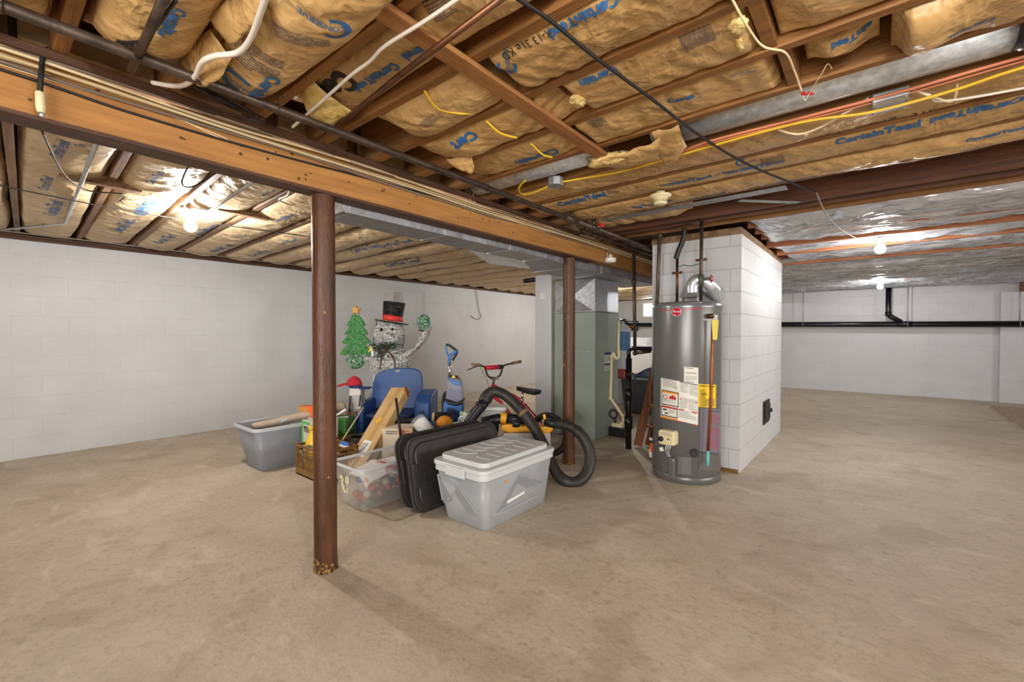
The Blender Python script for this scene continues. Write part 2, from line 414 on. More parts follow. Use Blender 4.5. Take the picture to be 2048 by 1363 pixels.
# ---------------------------------------------------------------- joists
JW = .038
right_joists = [(.21 + .3065 * k) for k in range(-15, 11)]
def joist(name, y1, x0, x1, m, label, group, z0=ZJ, skew=0.0, h=None):
    mb = MB(); zt = ZD - .0015 if h is None else z0 + h
    vs = [(x, y + (x - x0) * skew, z) for z in (z0, zt) for y in (y1 - JW, y1) for x in (x0, x1)]
    mb.add(vs, [(0, 2, 3, 1), (4, 5, 7, 6), (0, 1, 5, 4), (2, 6, 7, 3), (0, 4, 6, 2), (1, 3, 7, 5)])
    return single(name, mb, m, label, 'joist', group, loc=((x0 + x1) / 2, y1, z0), bevel=.002)
for y in right_joists:
    joist('floor_joist', y, -2.27, 2.1, W['joist_x'], 'brown ceiling joist between kraft paper batts, right of the beam', 'joists right of the beam')
joist('floor_joist', 3.83, -2.17, 6.3, W['joist_dark'], 'deep dark brown joist bordering the empty bay above the chimney front', 'x')
joist('floor_joist', 3.985, -2.17, 6.3, W['joist_dark'], 'dark brown joist in front of the chimney, middle one of three close together', 'x')
joist('floor_joist', 4.165, -2.17, 6.3, W['joist_x'], 'brown joist touching the top of the chimney front, first before the foil', 'x')
for o in [o for o in COL.objects if o.get('group') == 'x']: del o['group']
far_joists = [4.165 + .3065 * k for k in range(1, 25)]
for i, y in enumerate(far_joists):
    x0 = -.90 if 4.2 < y < 6.6 else -2.17
    joist('floor_joist', y, x0, 6.3, W['joist_orange'], 'reddish joist showing between the foil batts right of the chimney', 'joists among the foil batts', 2.162 if i in (3, 5, 8) else ZJ)
left_joists = [(.115 + .432 * k) for k in range(-11, 27)]
SK = -.047
ZL = 2.235
for y in left_joists:
    joist('floor_joist', y + .047 * -0.0 + .165, -6.6, -2.29, W['joist_left'], 'grey brown joist between the paper batts left of the beam', 'joists left of the beam', ZL, SK)
# boards nailed across and between the joists
p0, p1 = at_z(716, -16, 2.19), at_z(1205, 307, 2.19)
mb = MB(); mb.bar((-1.115, .45, 2.188), (-1.125, 2.13, 2.188), .07, .02); single('bridging_board', mb, W['strap'], 'long thin brown board nailed diagonally across the paper batts overhead', 'board', bevel=.003)
blk = []
for (x, ya, yb, lab) in ((-.30, 1.438, 1.704, 'short wooden block between two joists beside the hanging cream wire'), (-.27, 1.744, 2.01, 'short wooden block between joists just above the round duct'),
                         (-.28, 1.13, 1.40, 'short wooden block between joists at the top right edge of the photo')):
    mb = MB(); mb.box(x, x + .04, ya, yb, 2.205, ZD - .004); single('blocking', mb, W['joist_x'], lab, 'block', bevel=.002)
# ================================================================ insulation batts overhead
def sm(a, b, x):
    t = max(0, min(1, (x - a) / (b - a))); return t * t * (3 - 2 * t)
class Batt:
    """paper faced batt between two joists: a sagging, wrinkled, closed pillow"""
    def __init__(s, x0, x1, y0, y1, zc, edge, seed, skew=0., gap=.03, wav=.02, wr=.008, roll=.38, sags=(), endr=.12, fx=1.):
        s.__dict__.update(locals())
    def lims(s, x):
        g0 = s.gap * max(0, .25 + noise.noise(Vector((x * 1.1, s.seed * 3.1, 0)))) ; g1 = s.gap * max(0, .25 + noise.noise(Vector((x * 1.3, s.seed * 1.7, 9))))
        d = (x - s.x0) * s.skew
        return s.y0 + g0 + d, s.y1 - g1 + d
    def z(s, x, v):
        v = max(0., min(1., v)); lat = (4 * v * (1 - v)) ** s.roll
        zc = s.zc + s.wav * noise.noise(Vector((x * .9, s.seed * 7.3, 2.)))
        for sx, sd, sw in s.sags: zc -= sd * math.exp(-((x - sx) / sw) ** 2)
        e = sm(0, s.endr, x - s.x0) * sm(0, s.endr, s.x1 - x)
        X = x * s.fx; V = v / s.fx ** .7
        f = noise.noise(Vector((X * 2.2 + V * .8, V * 1.2, s.seed * 5.)))
        w1 = noise.noise(Vector((X * 1.6, V * 1.1, s.seed))); w2 = noise.noise(Vector((X * 2.1 + 7, V * 1.3, s.seed * 3.))); w3 = noise.noise(Vector((X * 3.4, V * 1.7, s.seed * 8.)))
        tri = lambda t: abs(t % 1. - .5) * 2.
        g1 = max(0., .45 + 1.3 * w2); g2 = max(0., .2 + 1.5 * w3); g3 = max(0., .1 - 1.6 * w1)
        fold = g1 * (tri(X * 5.2 + V * .5 + 1.1 * w1) ** 1.6 - .4) + .8 * g2 * (tri(X * 8.5 - V * 1.9 + 1.2 * w2) - .5) + .8 * g3 * (tri(X * 3.1 + V * 2.2 + .9 * w3) - .5)
        fold += .35 * (tri(X * 17. + V * 1.2 + 2.2 * w3) - .5) * g1
        return s.edge - (s.edge - zc) * lat * e + s.wr * (.6 * f + 1.15 * fold - .1) * (.3 + .7 * lat)
    def pt(s, x, v, off=0.):
        a, b = s.lims(x); return (x, a + (b - a) * v, s.z(x, v) - off)
    def at(s, x, y, off=.0032):
        a, b = s.lims(x); v = (y - a) / (b - a); return (x, y, s.z(x, v) - off)
    def mesh(s, dx=.02, nv=20):
        mb = MB(); nu = max(8, int((s.x1 - s.x0) / dx))
        mb.grid(lambda u, v: s.pt(s.x0 + (s.x1 - s.x0) * u, v), nu, nv)
        k = nv + 1; zt = s.edge + (.07 if s.edge > 2.2 else .0015)            # top skin and skirt so that the batt is a closed body
        a0, b0 = s.lims(s.x0); a1, b1 = s.lims(s.x1)
        b = len(mb.v); mb.v += [(s.x0, a0, zt), (s.x0, b0, zt), (s.x1, a1, zt), (s.x1, b1, zt)]
        def f(t): mb.f.append(t); mb.m.append(0); mb.s.append(False)
        f((b, b + 1, b + 3, b + 2))
        f(tuple([b] + [j for j in range(k)] + [b + 1])); f(tuple([b + 2] + [nu * k + j for j in range(k)] + [b + 3]))
        f(tuple([b] + [i * k for i in range(nu + 1)] + [b + 2])); f(tuple([b + 1] + [i * k + nv for i in range(nu + 1)] + [b + 3]))
        return mb
def axisdir(d):
    d = Vector((d.x, d.y, 0)).normalized()
    if abs(d.x) > .75: return Vector((math.copysign(1, d.x), 0, 0))
    return d
PR = []          # printing: text, centre, right, size, material slot
def pr(body, a, b, z=2.19, m=1, h=None, bold=.045):
    A, B = at_z(*a, z), at_z(*b, z); d = B - A; L = d.length; d = axisdir(d)
    vs, fs = text_mesh(body, 1.0, bold); w = max(v[0] for v in vs) - min(v[0] for v in vs)
    PR.append(('t', body, (A + B) / 2, d, L / w, m, bold, h))
def bars(c, d, w, h, rows, z=2.19, m=2):
    A, B = at_z(*c, z), at_z(*d, z); D = axisdir(B - A); PR.append(('f', rows, A, D, w, m, h, 0))
def ring(c, d, size, z=2.19, word='CONSERVE'):
    A, B = at_z(*c, z), at_z(*d, z); D = axisdir(B - A); PR.append(('r', word, A, D, size, 1, 0, 0))
CT = 'CertainTeed'
pr(CT, (1243, 14), (1090, 60)); pr('R-13 31e KD', (1106, 72), (1000, 113), m=3, bold=0); ring((1013, 135), (1000, 90), .075)
pr('Certain', (1236, 152), (1152, 160)); bars((1392, 78), (1420, 60), .10, .11, 14); bars((1196, 250), (1230, 235), .08, .06, 8)
pr('Certa', (1334, 212), (1388, 196)); pr('CertainTeed', (1462, 160), (1512, 143), bold=.01)
pr(CT, (800, 138), (705, 185)); pr('Certai', (862, 92), (808, 124)); bars((860, 225), (880, 200), .10, .05, 9)
bars((958, 152), (990, 130), .08, .05, 8); pr('Cert', (945, 262), (905, 282)); ring((1065, 222), (1040, 240), .05); bars((880, 28), (900, 10), .1, .06, 8)
pr('Certain', (1110, 300), (1040, 330)); ring((470, 128), (520, 150), .10); bars((507, 88), (540, 100), .16, .12, 11)
pr(CT, (560, 122), (470, 178)); ring((672, 18), (630, 5), .085); bars((605, 40), (640, 45), .16, .05, 6); pr(CT, (328, -8), (336, 44)); pr('Certain', (262, 55), (236, 78))
pr('Certain', (345, -10), (350, 42)); bars((345, 110), (365, 85), .09, .09, 9); pr('Cert', (690, 160), (620, 200), m=3)
pr(CT, (1672, 286), (1842, 240)); pr(CT, (2052, 192), (1862, 248)); pr('10:10 KD 18 . 310', (1640, 278), (1870, 216), m=3, bold=0); bars((2040, 178), (2048, 176), .09, .07, 8); bars((1965, 205), (1985, 198), .04, .07, 6, m=1)
pr(CT, (1932, 272), (2052, 250)); bars((1800, 312), (1830, 306), .10, .06, 10); bars((1955, 285), (1980, 280), .1, .05, 10)
ring((1483, 326), (1500, 322), .06); bars((1545, 318), (1560, 315), .11, .09, 10); pr('CertainTeed - CertainTeed', (1312, 356), (1562, 338))
pr(CT, (1528, 368), (1690, 342)); ring((1392, 398), (1410, 395), .05); bars((1430, 388), (1445, 386), .09, .07, 9); pr('CertainTeed', (1348, 402), (1455, 393))
pr(CT, (1262, 411), (1345, 396)); ring((1192, 390), (1205, 388), .05); bars((1225, 383), (1240, 380), .08, .06, 8); pr('CertainTeed', (1106, 402), (1216, 393)); ring((1230, 425), (1244, 424), .04)
pr('Certa', (1545, 45), (1500, 60)); pr('ainTeed', (1738, 60), (1668, 100), z=2.2); pr('Certain', (1990, 20), (1900, 60))
# left of the beam
zl = 2.225
for body, a, b in ((CT, (108, 312), (132, 275)), ('Cert', (150, 285), (172, 280)), (CT, (72, 373), (112, 355)), (CT, (74, 420), (142, 402)), (CT, (208, 455), (285, 440)), (CT, (245, 415), (322, 404)),
                   (CT, (260, 422), (335, 400)), (CT, (385, 470), (440, 450)), (CT, (408, 497), (480, 488)), (CT, (528, 435), (606, 430)), (CT, (460, 470), (505, 468)), (CT, (545, 480), (606, 476)),
                   ('Certain', (430, 432), (455, 428)), (CT, (300, 480), (360, 470)), (CT, (490, 505), (550, 498)), (CT, (290, 362), (330, 345)), (CT, (510, 385), (560, 376)), (CT, (690, 500), (760, 490)), (CT, (750, 490), (830, 480)), (CT, (770, 530), (840, 518))):
    pr(body, a, b, zl, bold=.015)
def place_print(bt, mb):
    for p in PR:
        c, d = p[2], p[3]
        if not (bt.x0 < c.x < bt.x1): continue
        a, b = bt.lims(c.x)
        if not (a < c.y < b): continue
        r = Vector((d.x, d.y, 0)); u = Vector((0, 0, -1)).cross(r)
        def fn(x, y):
            q = c + r * x + u * y; return bt.at(q.x, q.y)
        if p[0] == 't':
            vs, fs = text_mesh(p[1], p[4], p[6]); H = max(v[1] for v in vs) - min(v[1] for v in vs)
            k = min(1.0, (b - a) * .42 / H) if H > 0 else 1
            if abs(r.x) > .99: hh = H * k / 2 + .012; c = Vector((c.x, min(max(c.y, a + hh), b - hh), c.z))
            put_text(mb, p[1], lambda x, y: fn(x, y * k), p[4], p[5], p[6], cell=.014)
        elif p[0] == 'f': fine_print(mb, fn, p[4], p[6], p[1], p[5], int(c.x * 100) + 500)
        else:
            R = p[4] / 2; n = 20; vs = []; fs = []
            for i in range(n + 1):
                w = .7 + 4.6 * i / n; t = .26 + .12 * math.sin(3.14 * i / n)
                vs += [fn(R * math.cos(w), R * math.sin(w)), fn(R * (1 - t) * math.cos(w), R * (1 - t) * math.sin(w))]
            for i in range(n): fs.append((2 * i, 2 * i + 1, 2 * i + 3, 2 * i + 2))
            mb.add(vs, fs, 1); put_text(mb, p[1], lambda x, y: fn(x + R * .9, y - R * .25), R * .62, 1, .01, cell=.02)
KM = [G['kraft'], G['ink'], G['ink_grey'], G['ink_black']]
KL = [G['kraft_left'], G['ink'], G['ink_grey'], G['ink_black']]
def batt(bt, mats, label, group=None, dx=.0125, nv=26):
    mb = bt.mesh(dx, nv)
    if len(mats) > 1: place_print(bt, mb)
    return tag(mb.build('insulation_batt', mats, None, True, loc=((bt.x0 + bt.x1) / 2, bt.y0, bt.zc)), label, 'insulation', group)
def fluff(name, x, y, z, sx, sy, sz, parent, seed):
    mb = MB(); mb.sphere((0, 0, 0), 1, 0, 18)
    for i, v in enumerate(mb.v):
        q = Vector(v); k = 1 + .5 * noise.noise(q * 2.2 + Vector((seed, 0, 0))) + .25 * noise.noise(q * 6 + Vector((seed, 4, 0)))
        mb.v[i] = (x + v[0] * k * sx, y + v[1] * k * sy, z + v[2] * k * sz)
    return mb.build(name, G['fluff'], parent)
def flap(parent, pts, m, name='torn_flap'):
    """pts: 2 rows of points; a curled paper flap with its own thickness"""
    A = spline(pts[0], 5); B = spline(pts[1], 5); mb = MB(); n = len(A)
    def fn(u, v):
        i = min(int(round(u * (n - 1))), n - 1); q = A[i].lerp(B[i], v)
        return q + Vector((0, 0, -.012 * math.sin(v * 3.1) + .016 * noise.noise(q * 14) + .006 * noise.noise(q * 40)))
    mb.grid(fn, n - 1, 6); return mb.build(name, m, parent, solid=.0015)
near = []
def bay(k): return .21 + .3065 * k + .001, .21 + .3065 * (k + 1) - JW - .001
rg = random.Random(11)
where = {-3: 'behind the camera', -2: 'at the top left corner', -1: 'at the top left edge'}
def add(k, x0, x1, zc, lab, **kw):
    y0, y1 = bay(k); d = dict(edge=2.262 if k < 3 else 2.232, seed=k * 1.37 + x0, gap=.035, wav=.022, wr=.010, roll=.38 if k < 3 else .26); d.update(kw)
    o = batt(Batt(x0, x1, y0, y1, zc, **d), KM, lab); near.append(o); return o
add(-2, -2.12, .6, 2.19, 'brown paper batt at the very top left corner of the photo', sags=((-1.9, .02, .2),))
add(-1, -2.06, .6, 2.185, 'brown paper batt left of the leftmost joist, top left', sags=((-1.7, .03, .25),))
b0 = add(0, -1.99, .7, 2.172, 'brown paper batt with torn hanging paper beside the black pipe, top left', sags=((-1.75, .03, .2), (-1.2, .02, .2)))
b1 = add(1, -1.93, -.4, 2.165, 'plump brown paper batt with round blue emblem under the white curved tube', sags=((-1.72, .035, .2), (-1.25, .03, .25)), gap=.06)
b2 = add(2, -1.95, -.55, 2.205, 'brown paper batt crossed by the straight white strap and thin brown pipe', gap=.07, wav=.03)
b3 = add(3, -1.75, -1.12, 2.19, 'smooth shiny brown paper batt beneath the first yellow tie', sags=((-1.5, .02, .2),), gap=.05)
b3b = add(3, -1.07, .8, 2.195, 'wide brown paper batt with large upside down blue lettering and R-13 mark', wr=.013, gap=.004, endr=.03)
b4 = add(4, -1.86, -.99, 2.20, 'brown paper batt left of the diagonal board with hanging torn corner', gap=.04, sags=((-1.6, .03, .12),))
b4b = add(4, -.96, -.31, 2.20, 'brown paper batt with a torn hole showing yellow wool beside the black cable', gap=.006, wr=.011, endr=.03)
b4c = add(4, -.25, .9, 2.20, 'brown paper batt right of the short wooden block, top right', gap=.03)
b5 = add(5, -1.9, -1.15, 2.20, 'brown paper batt left of the end of the diagonal board', gap=.03)
b5b = add(5, -1.10, -.29, 2.195, 'folded brown paper batt just above the round galvanised duct', gap=.006, wr=.012, endr=.03)
b5c = add(5, .03, .9, 2.175, 'crumpled brown paper batt hanging open at the top right corner', gap=.02, sags=((.1, .03, .07),), endr=.05, wr=.014)
b5d = batt(Batt(-.20, -.0, 1.79, 1.93, 2.20, 2.245, 3.3, gap=.02, wav=.01, wr=.006, endr=.08), KM, 'torn brown paper scrap with part of the blue lettering in the open bay, top right')
b7 = add(7, -2.05, 1.2, 2.19, 'long brown paper batt with large readable blue lettering below the grey junction box', gap=.006, wr=.008)
b8 = add(8, -2.1, 1.2, 2.185, 'brown paper batt with barcode print, second row past the round duct', gap=.004, wr=.008)
b9 = add(9, -1.95, 1.4, 2.18, 'brown paper batt beside the ivory smoke alarm, third row past the round duct', gap=.005, sags=((.2, .015, .3),))
b10 = batt(Batt(-2.0, -1.15, 3.277, 3.70, 2.19, 2.26, 4.4, gap=.03, wav=.02, wr=.01), KM, 'short brown paper batt end above the iron pipes near the chimney')
fluff('glass_wool', -1.14, 1.28, 2.20, .035, .08, .016, b3, 1); fluff('glass_wool', -.94, 1.56, 2.192, .03, .04, .014, b4b, 2)
fluff('glass_wool', -.335, 1.49, 2.19, .028, .03, .014, b4b, 3); fluff('glass_wool', -.345, 1.57, 2.175, .012, .035, .012, b4b, 5)
tb = thing('torn_batt', 'torn batt end with yellow wool spilling out where the diagonal board stops', 'insulation', (-1.0, 2.17, 2.14))
fluff('glass_wool', -1.10, 2.15, 2.175, .12, .05, .028, tb, 4)
def sh(name, P0, P1, parent, m=G['kraft']): return flap(parent, (P0, P1), m, name)
sh('paper', [(-1.20, 2.10, 2.17), (-1.0, 2.09, 2.16), (-.85, 2.08, 2.17), (-.74, 2.07, 2.19)], [(-1.12, 2.29, 2.175), (-.98, 2.30, 2.165), (-.88, 2.29, 2.17), (-.83, 2.27, 2.18)], tb)
sh('torn_flap', [(-1.60, .47, 2.20), (-1.72, .46, 2.19), (-1.85, .45, 2.19)], [(-1.58, .52, 2.12), (-1.70, .515, 2.09), (-1.86, .50, 2.13)], b0)
sh('torn_flap', [(-1.30, .46, 2.20), (-1.42, .455, 2.19), (-1.54, .45, 2.19)], [(-1.28, .50, 2.16), (-1.40, .51, 2.12), (-1.52, .50, 2.13)], b0)
sh('torn_flap', [(-1.64, 1.65, 2.20), (-1.72, 1.63, 2.19), (-1.80, 1.62, 2.19)], [(-1.66, 1.70, 2.14), (-1.70, 1.715, 2.115), (-1.75, 1.69, 2.15)], b4)
sh('torn_flap', [(-1.78, .83, 2.22), (-1.72, .82, 2.20), (-1.66, .82, 2.21)], [(-1.92, .95, 2.17), (-1.82, 1.0, 2.15), (-1.70, 1.02, 2.17)], b2, G['fluff'])
sh('torn_flap', [(-.82, 2.02, 2.195), (-.76, 2.03, 2.19), (-.70, 2.04, 2.2)], [(-.88, 2.36, 2.15), (-.80, 2.30, 2.14), (-.72, 2.22, 2.17)], b5b)
# ---- left of the beam
rg = random.Random(5)
for i, y in enumerate(left_joists):
    if y < -.8: continue
    y0 = y + .145 + .002; y1 = y + .432 + .145 - JW - .002
    nm = ['first', 'second', 'third', 'fourth', 'fifth', 'sixth', 'seventh', 'eighth', 'ninth', 'tenth']
    j = i - 9
    lab = {-0: 'pale paper batt at the left edge of the photo beyond the beam', 1: 'pale paper batt with wooden cross block beyond the beam, beside the steel conduit', 2: 'pale paper batt in the bright glare left of the left bulb',
           3: 'pale paper batt directly above the lit left bulb', 4: 'pale paper batt just behind the left bulb'}.get(j - 1, 'pale brown paper batt far left of the beam, towards the furnace')
    bt = Batt(-6.5, -2.3, y0, y1, ZL - .02 - (.012 if j > 3 else 0), 2.285, i * 2.3, skew=-.04, gap=.03 if j < 4 else .012, wav=.03, wr=.012)
    batt(bt, KL, lab, 'paper batts towards the furnace' if 'far left' in lab else None, dx=.03 if j < 8 else .06, nv=16 if j < 8 else 10)
for (xa, ya, yb, lab) in ((-3.85, .325, .715, 'dark wooden cross block between the two leftmost joists beyond the beam'), (-3.95, 1.19, 1.575, 'dark wooden cross block above the left bulb')):
    mb = MB(); mb.box(xa - .03, xa + .03, ya, yb, 2.20, 2.42); single('blocking', mb, W['joist_left'], lab, 'block', bevel=.002)
# ---- foil faced batts on the right of the chimney and beyond
for i, y in enumerate(far_joists[:-1]):
    x0 = -.86 if 4.0 < y < 6.4 else -2.15
    cover = (.044 if rg.random() < .3 else 0.0)
    bt = Batt(x0, 3.6, y + .005, y + .3065 - JW - .003 + cover, 2.178 + rg.uniform(-.022, .015), 2.228 if not cover else 2.197, 40 + i * 1.9, gap=.0 if cover else .012, wav=.035, wr=.03, roll=.5, endr=.08, fx=.5)
    batt(bt, [G['foil']], 'wrinkled silver foil faced batt right of the chimney', 'foil batts beyond the chimney', dx=.03 if i < 9 else .05, nv=18)
bt = Batt(-.86, 3.6, 4.168, 4.168 + .3065 - JW - .003, 2.17, 2.228, 91, gap=.0, wav=.035, wr=.03, roll=.5, endr=.10, fx=.6)
batt(bt, [G['foil']], 'wrinkled silver foil faced batt nearest the camera, meeting the chimney top', None, dx=.025)
# ================================================================ pipes, cables and fittings overhead
def cable(name, pts, r, m, label, cat='cable', group=None, n=8, sm_=8, k=8):
    mb = MB(); mb.tube(spline(pts, sm_) if sm_ else pts, r, k); return single(name, mb, m, label, cat, group)
ip = thing('iron_pipe', 'long dark iron pipe hung under the joists alongside the wooden beam', 'pipe', (-1.80, 1.0, 2.12))
mb = MB(); mb.cyl((-1.80, -1.2, 2.12), (-1.80, 2.86, 2.12), .017, n=12); mb.build('pipe_run', G['iron'], ip)
mb = MB(); mb.cyl((-1.80, 2.86, 2.12), (-1.80, 5.9, 2.12), .021, n=12); mb.build('pipe_run', G['iron'], ip)
mb = MB(); mb.cyl((-1.80, 2.80, 2.12), (-1.80, 2.98, 2.12), .027, n=12); mb.cyl((-1.80, 2.9, 2.12), (-1.80, 2.9, 2.19), .014, n=10); mb.build('tee_fitting', G['iron'], ip); mb = MB()
mb.cyl((-1.80, 3.18, 2.12), (-1.80, 3.30, 2.12), .028, n=12); mb.cyl((-1.80, 3.24, 2.12), (-1.80, 3.24, 2.195), .016, n=10); mb.cyl((-1.80, 3.24, 2.12), (-1.73, 3.24, 2.12), .015, n=10); mb.build('tee_fitting', G['iron'], ip)
mb = MB(); mb.box(-1.745, -1.715, 3.225, 3.265, 2.115, 2.145); mb.build('red_tag', G['red'], ip, bevel=.004)
mb = MB()
for y in (.05, .75, 1.95): mb.tube([(-1.80 + .019 * math.cos(t), y, 2.12 + .019 * math.sin(t)) for t in [math.pi * 2 * i / 12 for i in range(13)]], .0025, 5); mb.cyl((-1.795, y, 2.137), (-1.785, y, 2.205), .0022, n=5); mb.build('wire_hanger', G['iron'], ip); mb = MB()
for i, (dx, z, r, lab) in enumerate(((-.07, 2.15, .013, 'thin dark iron pipe between the wooden beam and the large iron pipe near the furnace'), (-.155, 2.135, .015, 'dark iron pipe closest to the beam, running above the furnace'))):
    mb = MB(); mb.cyl((-1.80 + dx, 3.0 + i * .3, z), (-1.80 + dx, 6.0, z), r, n=10); single('iron_pipe', mb, G['iron'], lab, 'pipe')
mb = MB(); mb.bar((-2.148, -1.3, 2.186), (-2.148, 3.6, 2.182), .022, .03); single('dark_ledger', mb, W['plate'], 'dark brown wooden strip running along the top of the beam above the cables', 'strip', bevel=.004)
cols = [('salmon', 2.186), ('salmon', 2.176), ('grey_cable', 2.168), ('cream', 2.172), ('cream', 2.158), ('cream', 2.148), ('salmon', 2.164), ('cream', 2.138), ('cream', 2.129), ('grey_cable', 2.119)]
rg = random.Random(21)
word = {'salmon': 'salmon pink', 'cream': 'cream', 'grey_cable': 'grey'}
for i, (c, z) in enumerate(cols):
    pts = []; base = -2.171 + (.0 if i % 2 else .011)
    end = 3.9 if i not in (1, 6) else 3.2
    if i in (3, 4, 5, 8): end = 5.2 + .1 * i
    for k in range(14):
        y = -.8 + (end + .8) * k / 13
        tight = 1 if y > 3.2 else math.exp(-((y - 2.15) / .3) ** 2) + math.exp(-((y - 3.3) / .3) ** 2)
        zz = z + rg.uniform(-.010, .010) * (1 - .6 * min(1, tight)) - .006 * math.sin(y * 1.3) - .012 * min(1, max(0, (y - 1.4)))
        pts.append((base + rg.uniform(0, .006), y, zz))
    cable('cable', pts, .0060, G[c], '%s electrical cable in the flat bundle stapled along the top of the beam' % word[c], 'cable', '%s cables along the beam' % word[c], k=6)
cable('cable', [(-2.1755, y, z) for y, z in ((-.8, 2.105), (.05, 2.097), (.374, 2.082), (.83, 2.086), (1.6, 2.115), (2.5, 2.14), (3.6, 2.146), (3.95, 2.145))], .005, G['black'], 'single black cable running along the middle of the beam face')
cable('cable', [(-2.177, y, z) for y, z in ((-.8, 2.118), (.2, 2.112), (.45, 2.118), (.66, 2.098), (.70, 2.085), (.66, 2.088), (.55, 2.112))], .0022, G['cream'], 'thin pale bell wire ending in a small loop on the beam face')
cable('cable', [(-2.177, y, z) for y, z in ((.72, 2.13), (1.3, 2.125), (2.0, 2.12), (3.0, 2.11), (3.9, 2.12))], .002, G['cream'], 'thin pale wire stretched straight just above the black cable on the beam')
mb = MB()
for y in (2.12, 2.16, 2.2): mb.tube([(-2.168 + .016 * math.cos(t), y + .01 * math.sin(t * 2), 2.14 + .034 * math.sin(t)) for t in [i * .45 for i in range(15)]], .002, 5)
mb.tube(spline([(-2.15, 2.15, 2.16), (-2.14, 2.17, 2.19), (-2.12, 2.16, 2.21)]), .002, 5)
single('twine_tie', mb, G['cream'], 'brown twine tied around the cable bundle at mid length of the beam', 'tie')
hc = thing('extension_cord_end', 'black cord with cream socket hanging over the beam at the left edge', 'cord', (-2.16, .14, 1.97))
mb = MB(); mb.tube(spline([(-2.145, .165, 2.205), (-2.150, .15, 2.18), (-2.152, .144, 2.11), (-2.155, .141, 2.05)]), .0075, 8); mb.build('cord', G['black'], hc)
mb = MB(); mb.tube([(-2.155, .141, 2.055), (-2.155, .141, 2.05), (-2.155, .142, 2.0), (-2.155, .143, 1.985)], [.008, .0125, .0125, .010], 12); mb.build('socket', G['ivory'], hc)
mb = MB(); mb.cyl((-2.155, .143, 1.985), (-2.154, .145, 1.972), .007, n=8); mb.build('prong', G['galv'], hc)
# tubes and cables crossing under the near joists
tb = at_z
cable('white_tube', [tb(545, -30, 2.10), tb(530, 0, 2.10), tb(502, 75, 2.10), tb(475, 105, 2.10), tb(430, 112, 2.10), tb(405, 124, 2.10), tb(392, 150, 2.11), tb(375, 167, 2.13), tb(350, 172, 2.16), tb(305, 165, 2.185)], .0085, G['white_cable'], 'thick white curved tube hanging below the paper batt, top left', 'tube')
cable('white_strap', [tb(930, -12, 2.18), tb(850, 42, 2.176), tb(770, 92, 2.172), tb(740, 122, 2.17), tb(700, 152, 2.165), tb(640, 206, 2.165), tb(585, 254, 2.165)], .0065, G['white_cable'], 'straight white cable crossing a paper batt beside the thin brown pipe', 'cable', k=6)
cable('brown_pipe', [tb(1010, -8, 2.15), tb(800, 150, 2.15), tb(636, 283, 2.15)], .010, G['copper'], 'thin brown pipe sloping below the paper batts beside the white cable', 'pipe', sm_=0)
cable('black_pipe', [tb(335, -18, 2.12), tb(300, 60, 2.12), tb(262, 140, 2.12)], .013, G['iron'], 'dark branched pipe against the paper batt at the top left', 'pipe', sm_=0)
cable('black_wire', [tb(352, 0, 2.12), tb(320, 45, 2.12), tb(290, 78, 2.122), tb(262, 85, 2.13), tb(235, 84, 2.15)], .005, G['black'], 'black wire branching off the dark pipe at the top left')
mb = MB(); rg = random.Random(2)
for k in range(6): mb.tube(spline([(-2.02 + rg.uniform(-.02, .02), .52 + rg.uniform(0, .05), 2.19), (-1.99, .60 + .02 * k, 2.165 + rg.uniform(-.01, .01)), (-2.04, .70 + .02 * k, 2.17), (-2.09, .75, 2.185 - .004 * k)]), .0038, 6)
single('black_wires', mb, G['black'], 'tangle of black wires tucked above the beam below the emblem batt', 'wire')
cable('cable', [(-.777, .955, 2.178), (-.753, 1.09, 2.176), (-.732, 1.322, 2.172), (-.69, 1.685, 2.172), (-.638, 2.145, 2.168), (-.531, 2.661, 2.155), (-.341, 3.285, 2.15), (-.30, 3.42, 2.15)], .006, G['black'], 'long black cable slung diagonally under all the joists overhead')
cable('cable', [(-.30, 3.42, 2.15), (-.29, 3.85, 2.125), (-.25, 4.35, 2.105), (-.15, 4.95, 2.10), (-.04, 5.38, 2.10), (.0, 5.52, 2.15)], .0048, G['grey_cable'], 'grey cord from the end of the black cable to the lit bulb over the foil')
cable('cable', [tb(1458, -10, 2.195), tb(1465, 0, 2.19), tb(1490, 45, 2.17), tb(1525, 92, 2.165), tb(1570, 105, 2.18), tb(1588, 140, 2.178), tb(1597, 165, 2.172), tb(1603, 182, 2.165)], .0038, G['cream'], 'cream wire hanging down to red wire nuts, top right', k=6)
wn = thing('wire_nuts', 'pair of red wire nuts with bare wire below the round duct', 'wire nut', (-.22, 2.03, 2.16))
for dx in (0, .02):
    q = (-.225 + dx, 2.02 + dx * .6, 2.168); mb = MB(); mb.tube([q, (q[0] + .006, q[1] + .012, q[2]), (q[0] + .012, q[1] + .022, q[2])], [.006, .0055, .003], 8); mb.build('cap', G['red'], wn)
mb = MB(); mb.tube(spline([(-.225, 2.02, 2.168), (-.218, 2.045, 2.15), (-.20, 2.02, 2.165), (-.16, 1.95, 2.185), (-.14, 1.93, 2.205), (-.13, 1.97, 2.2)]), .0014, 5); mb.build('bare_wire', G['cream'], wn)
cable('cable', [(.75, 2.262, 2.186), (.377, 2.262, 2.185), (.064, 2.268, 2.178), (-.262, 2.275, 2.18), (-.627, 2.267, 2.18), (-.85, 2.30, 2.17), (-1.05, 2.325, 2.18)], .0062, G['orange_cable'], 'orange pink cable running beside the round duct', k=6)
cable('cable', [(.75, 2.285, 2.184), (.377, 2.29, 2.182), (.064, 2.296, 2.176), (-.262, 2.292, 2.176), (-.627, 2.285, 2.176), (-1.05, 2.335, 2.176)], .0042, G['orange_cable'], 'second thinner orange cable, below the orange pink one beside the duct', k=6)
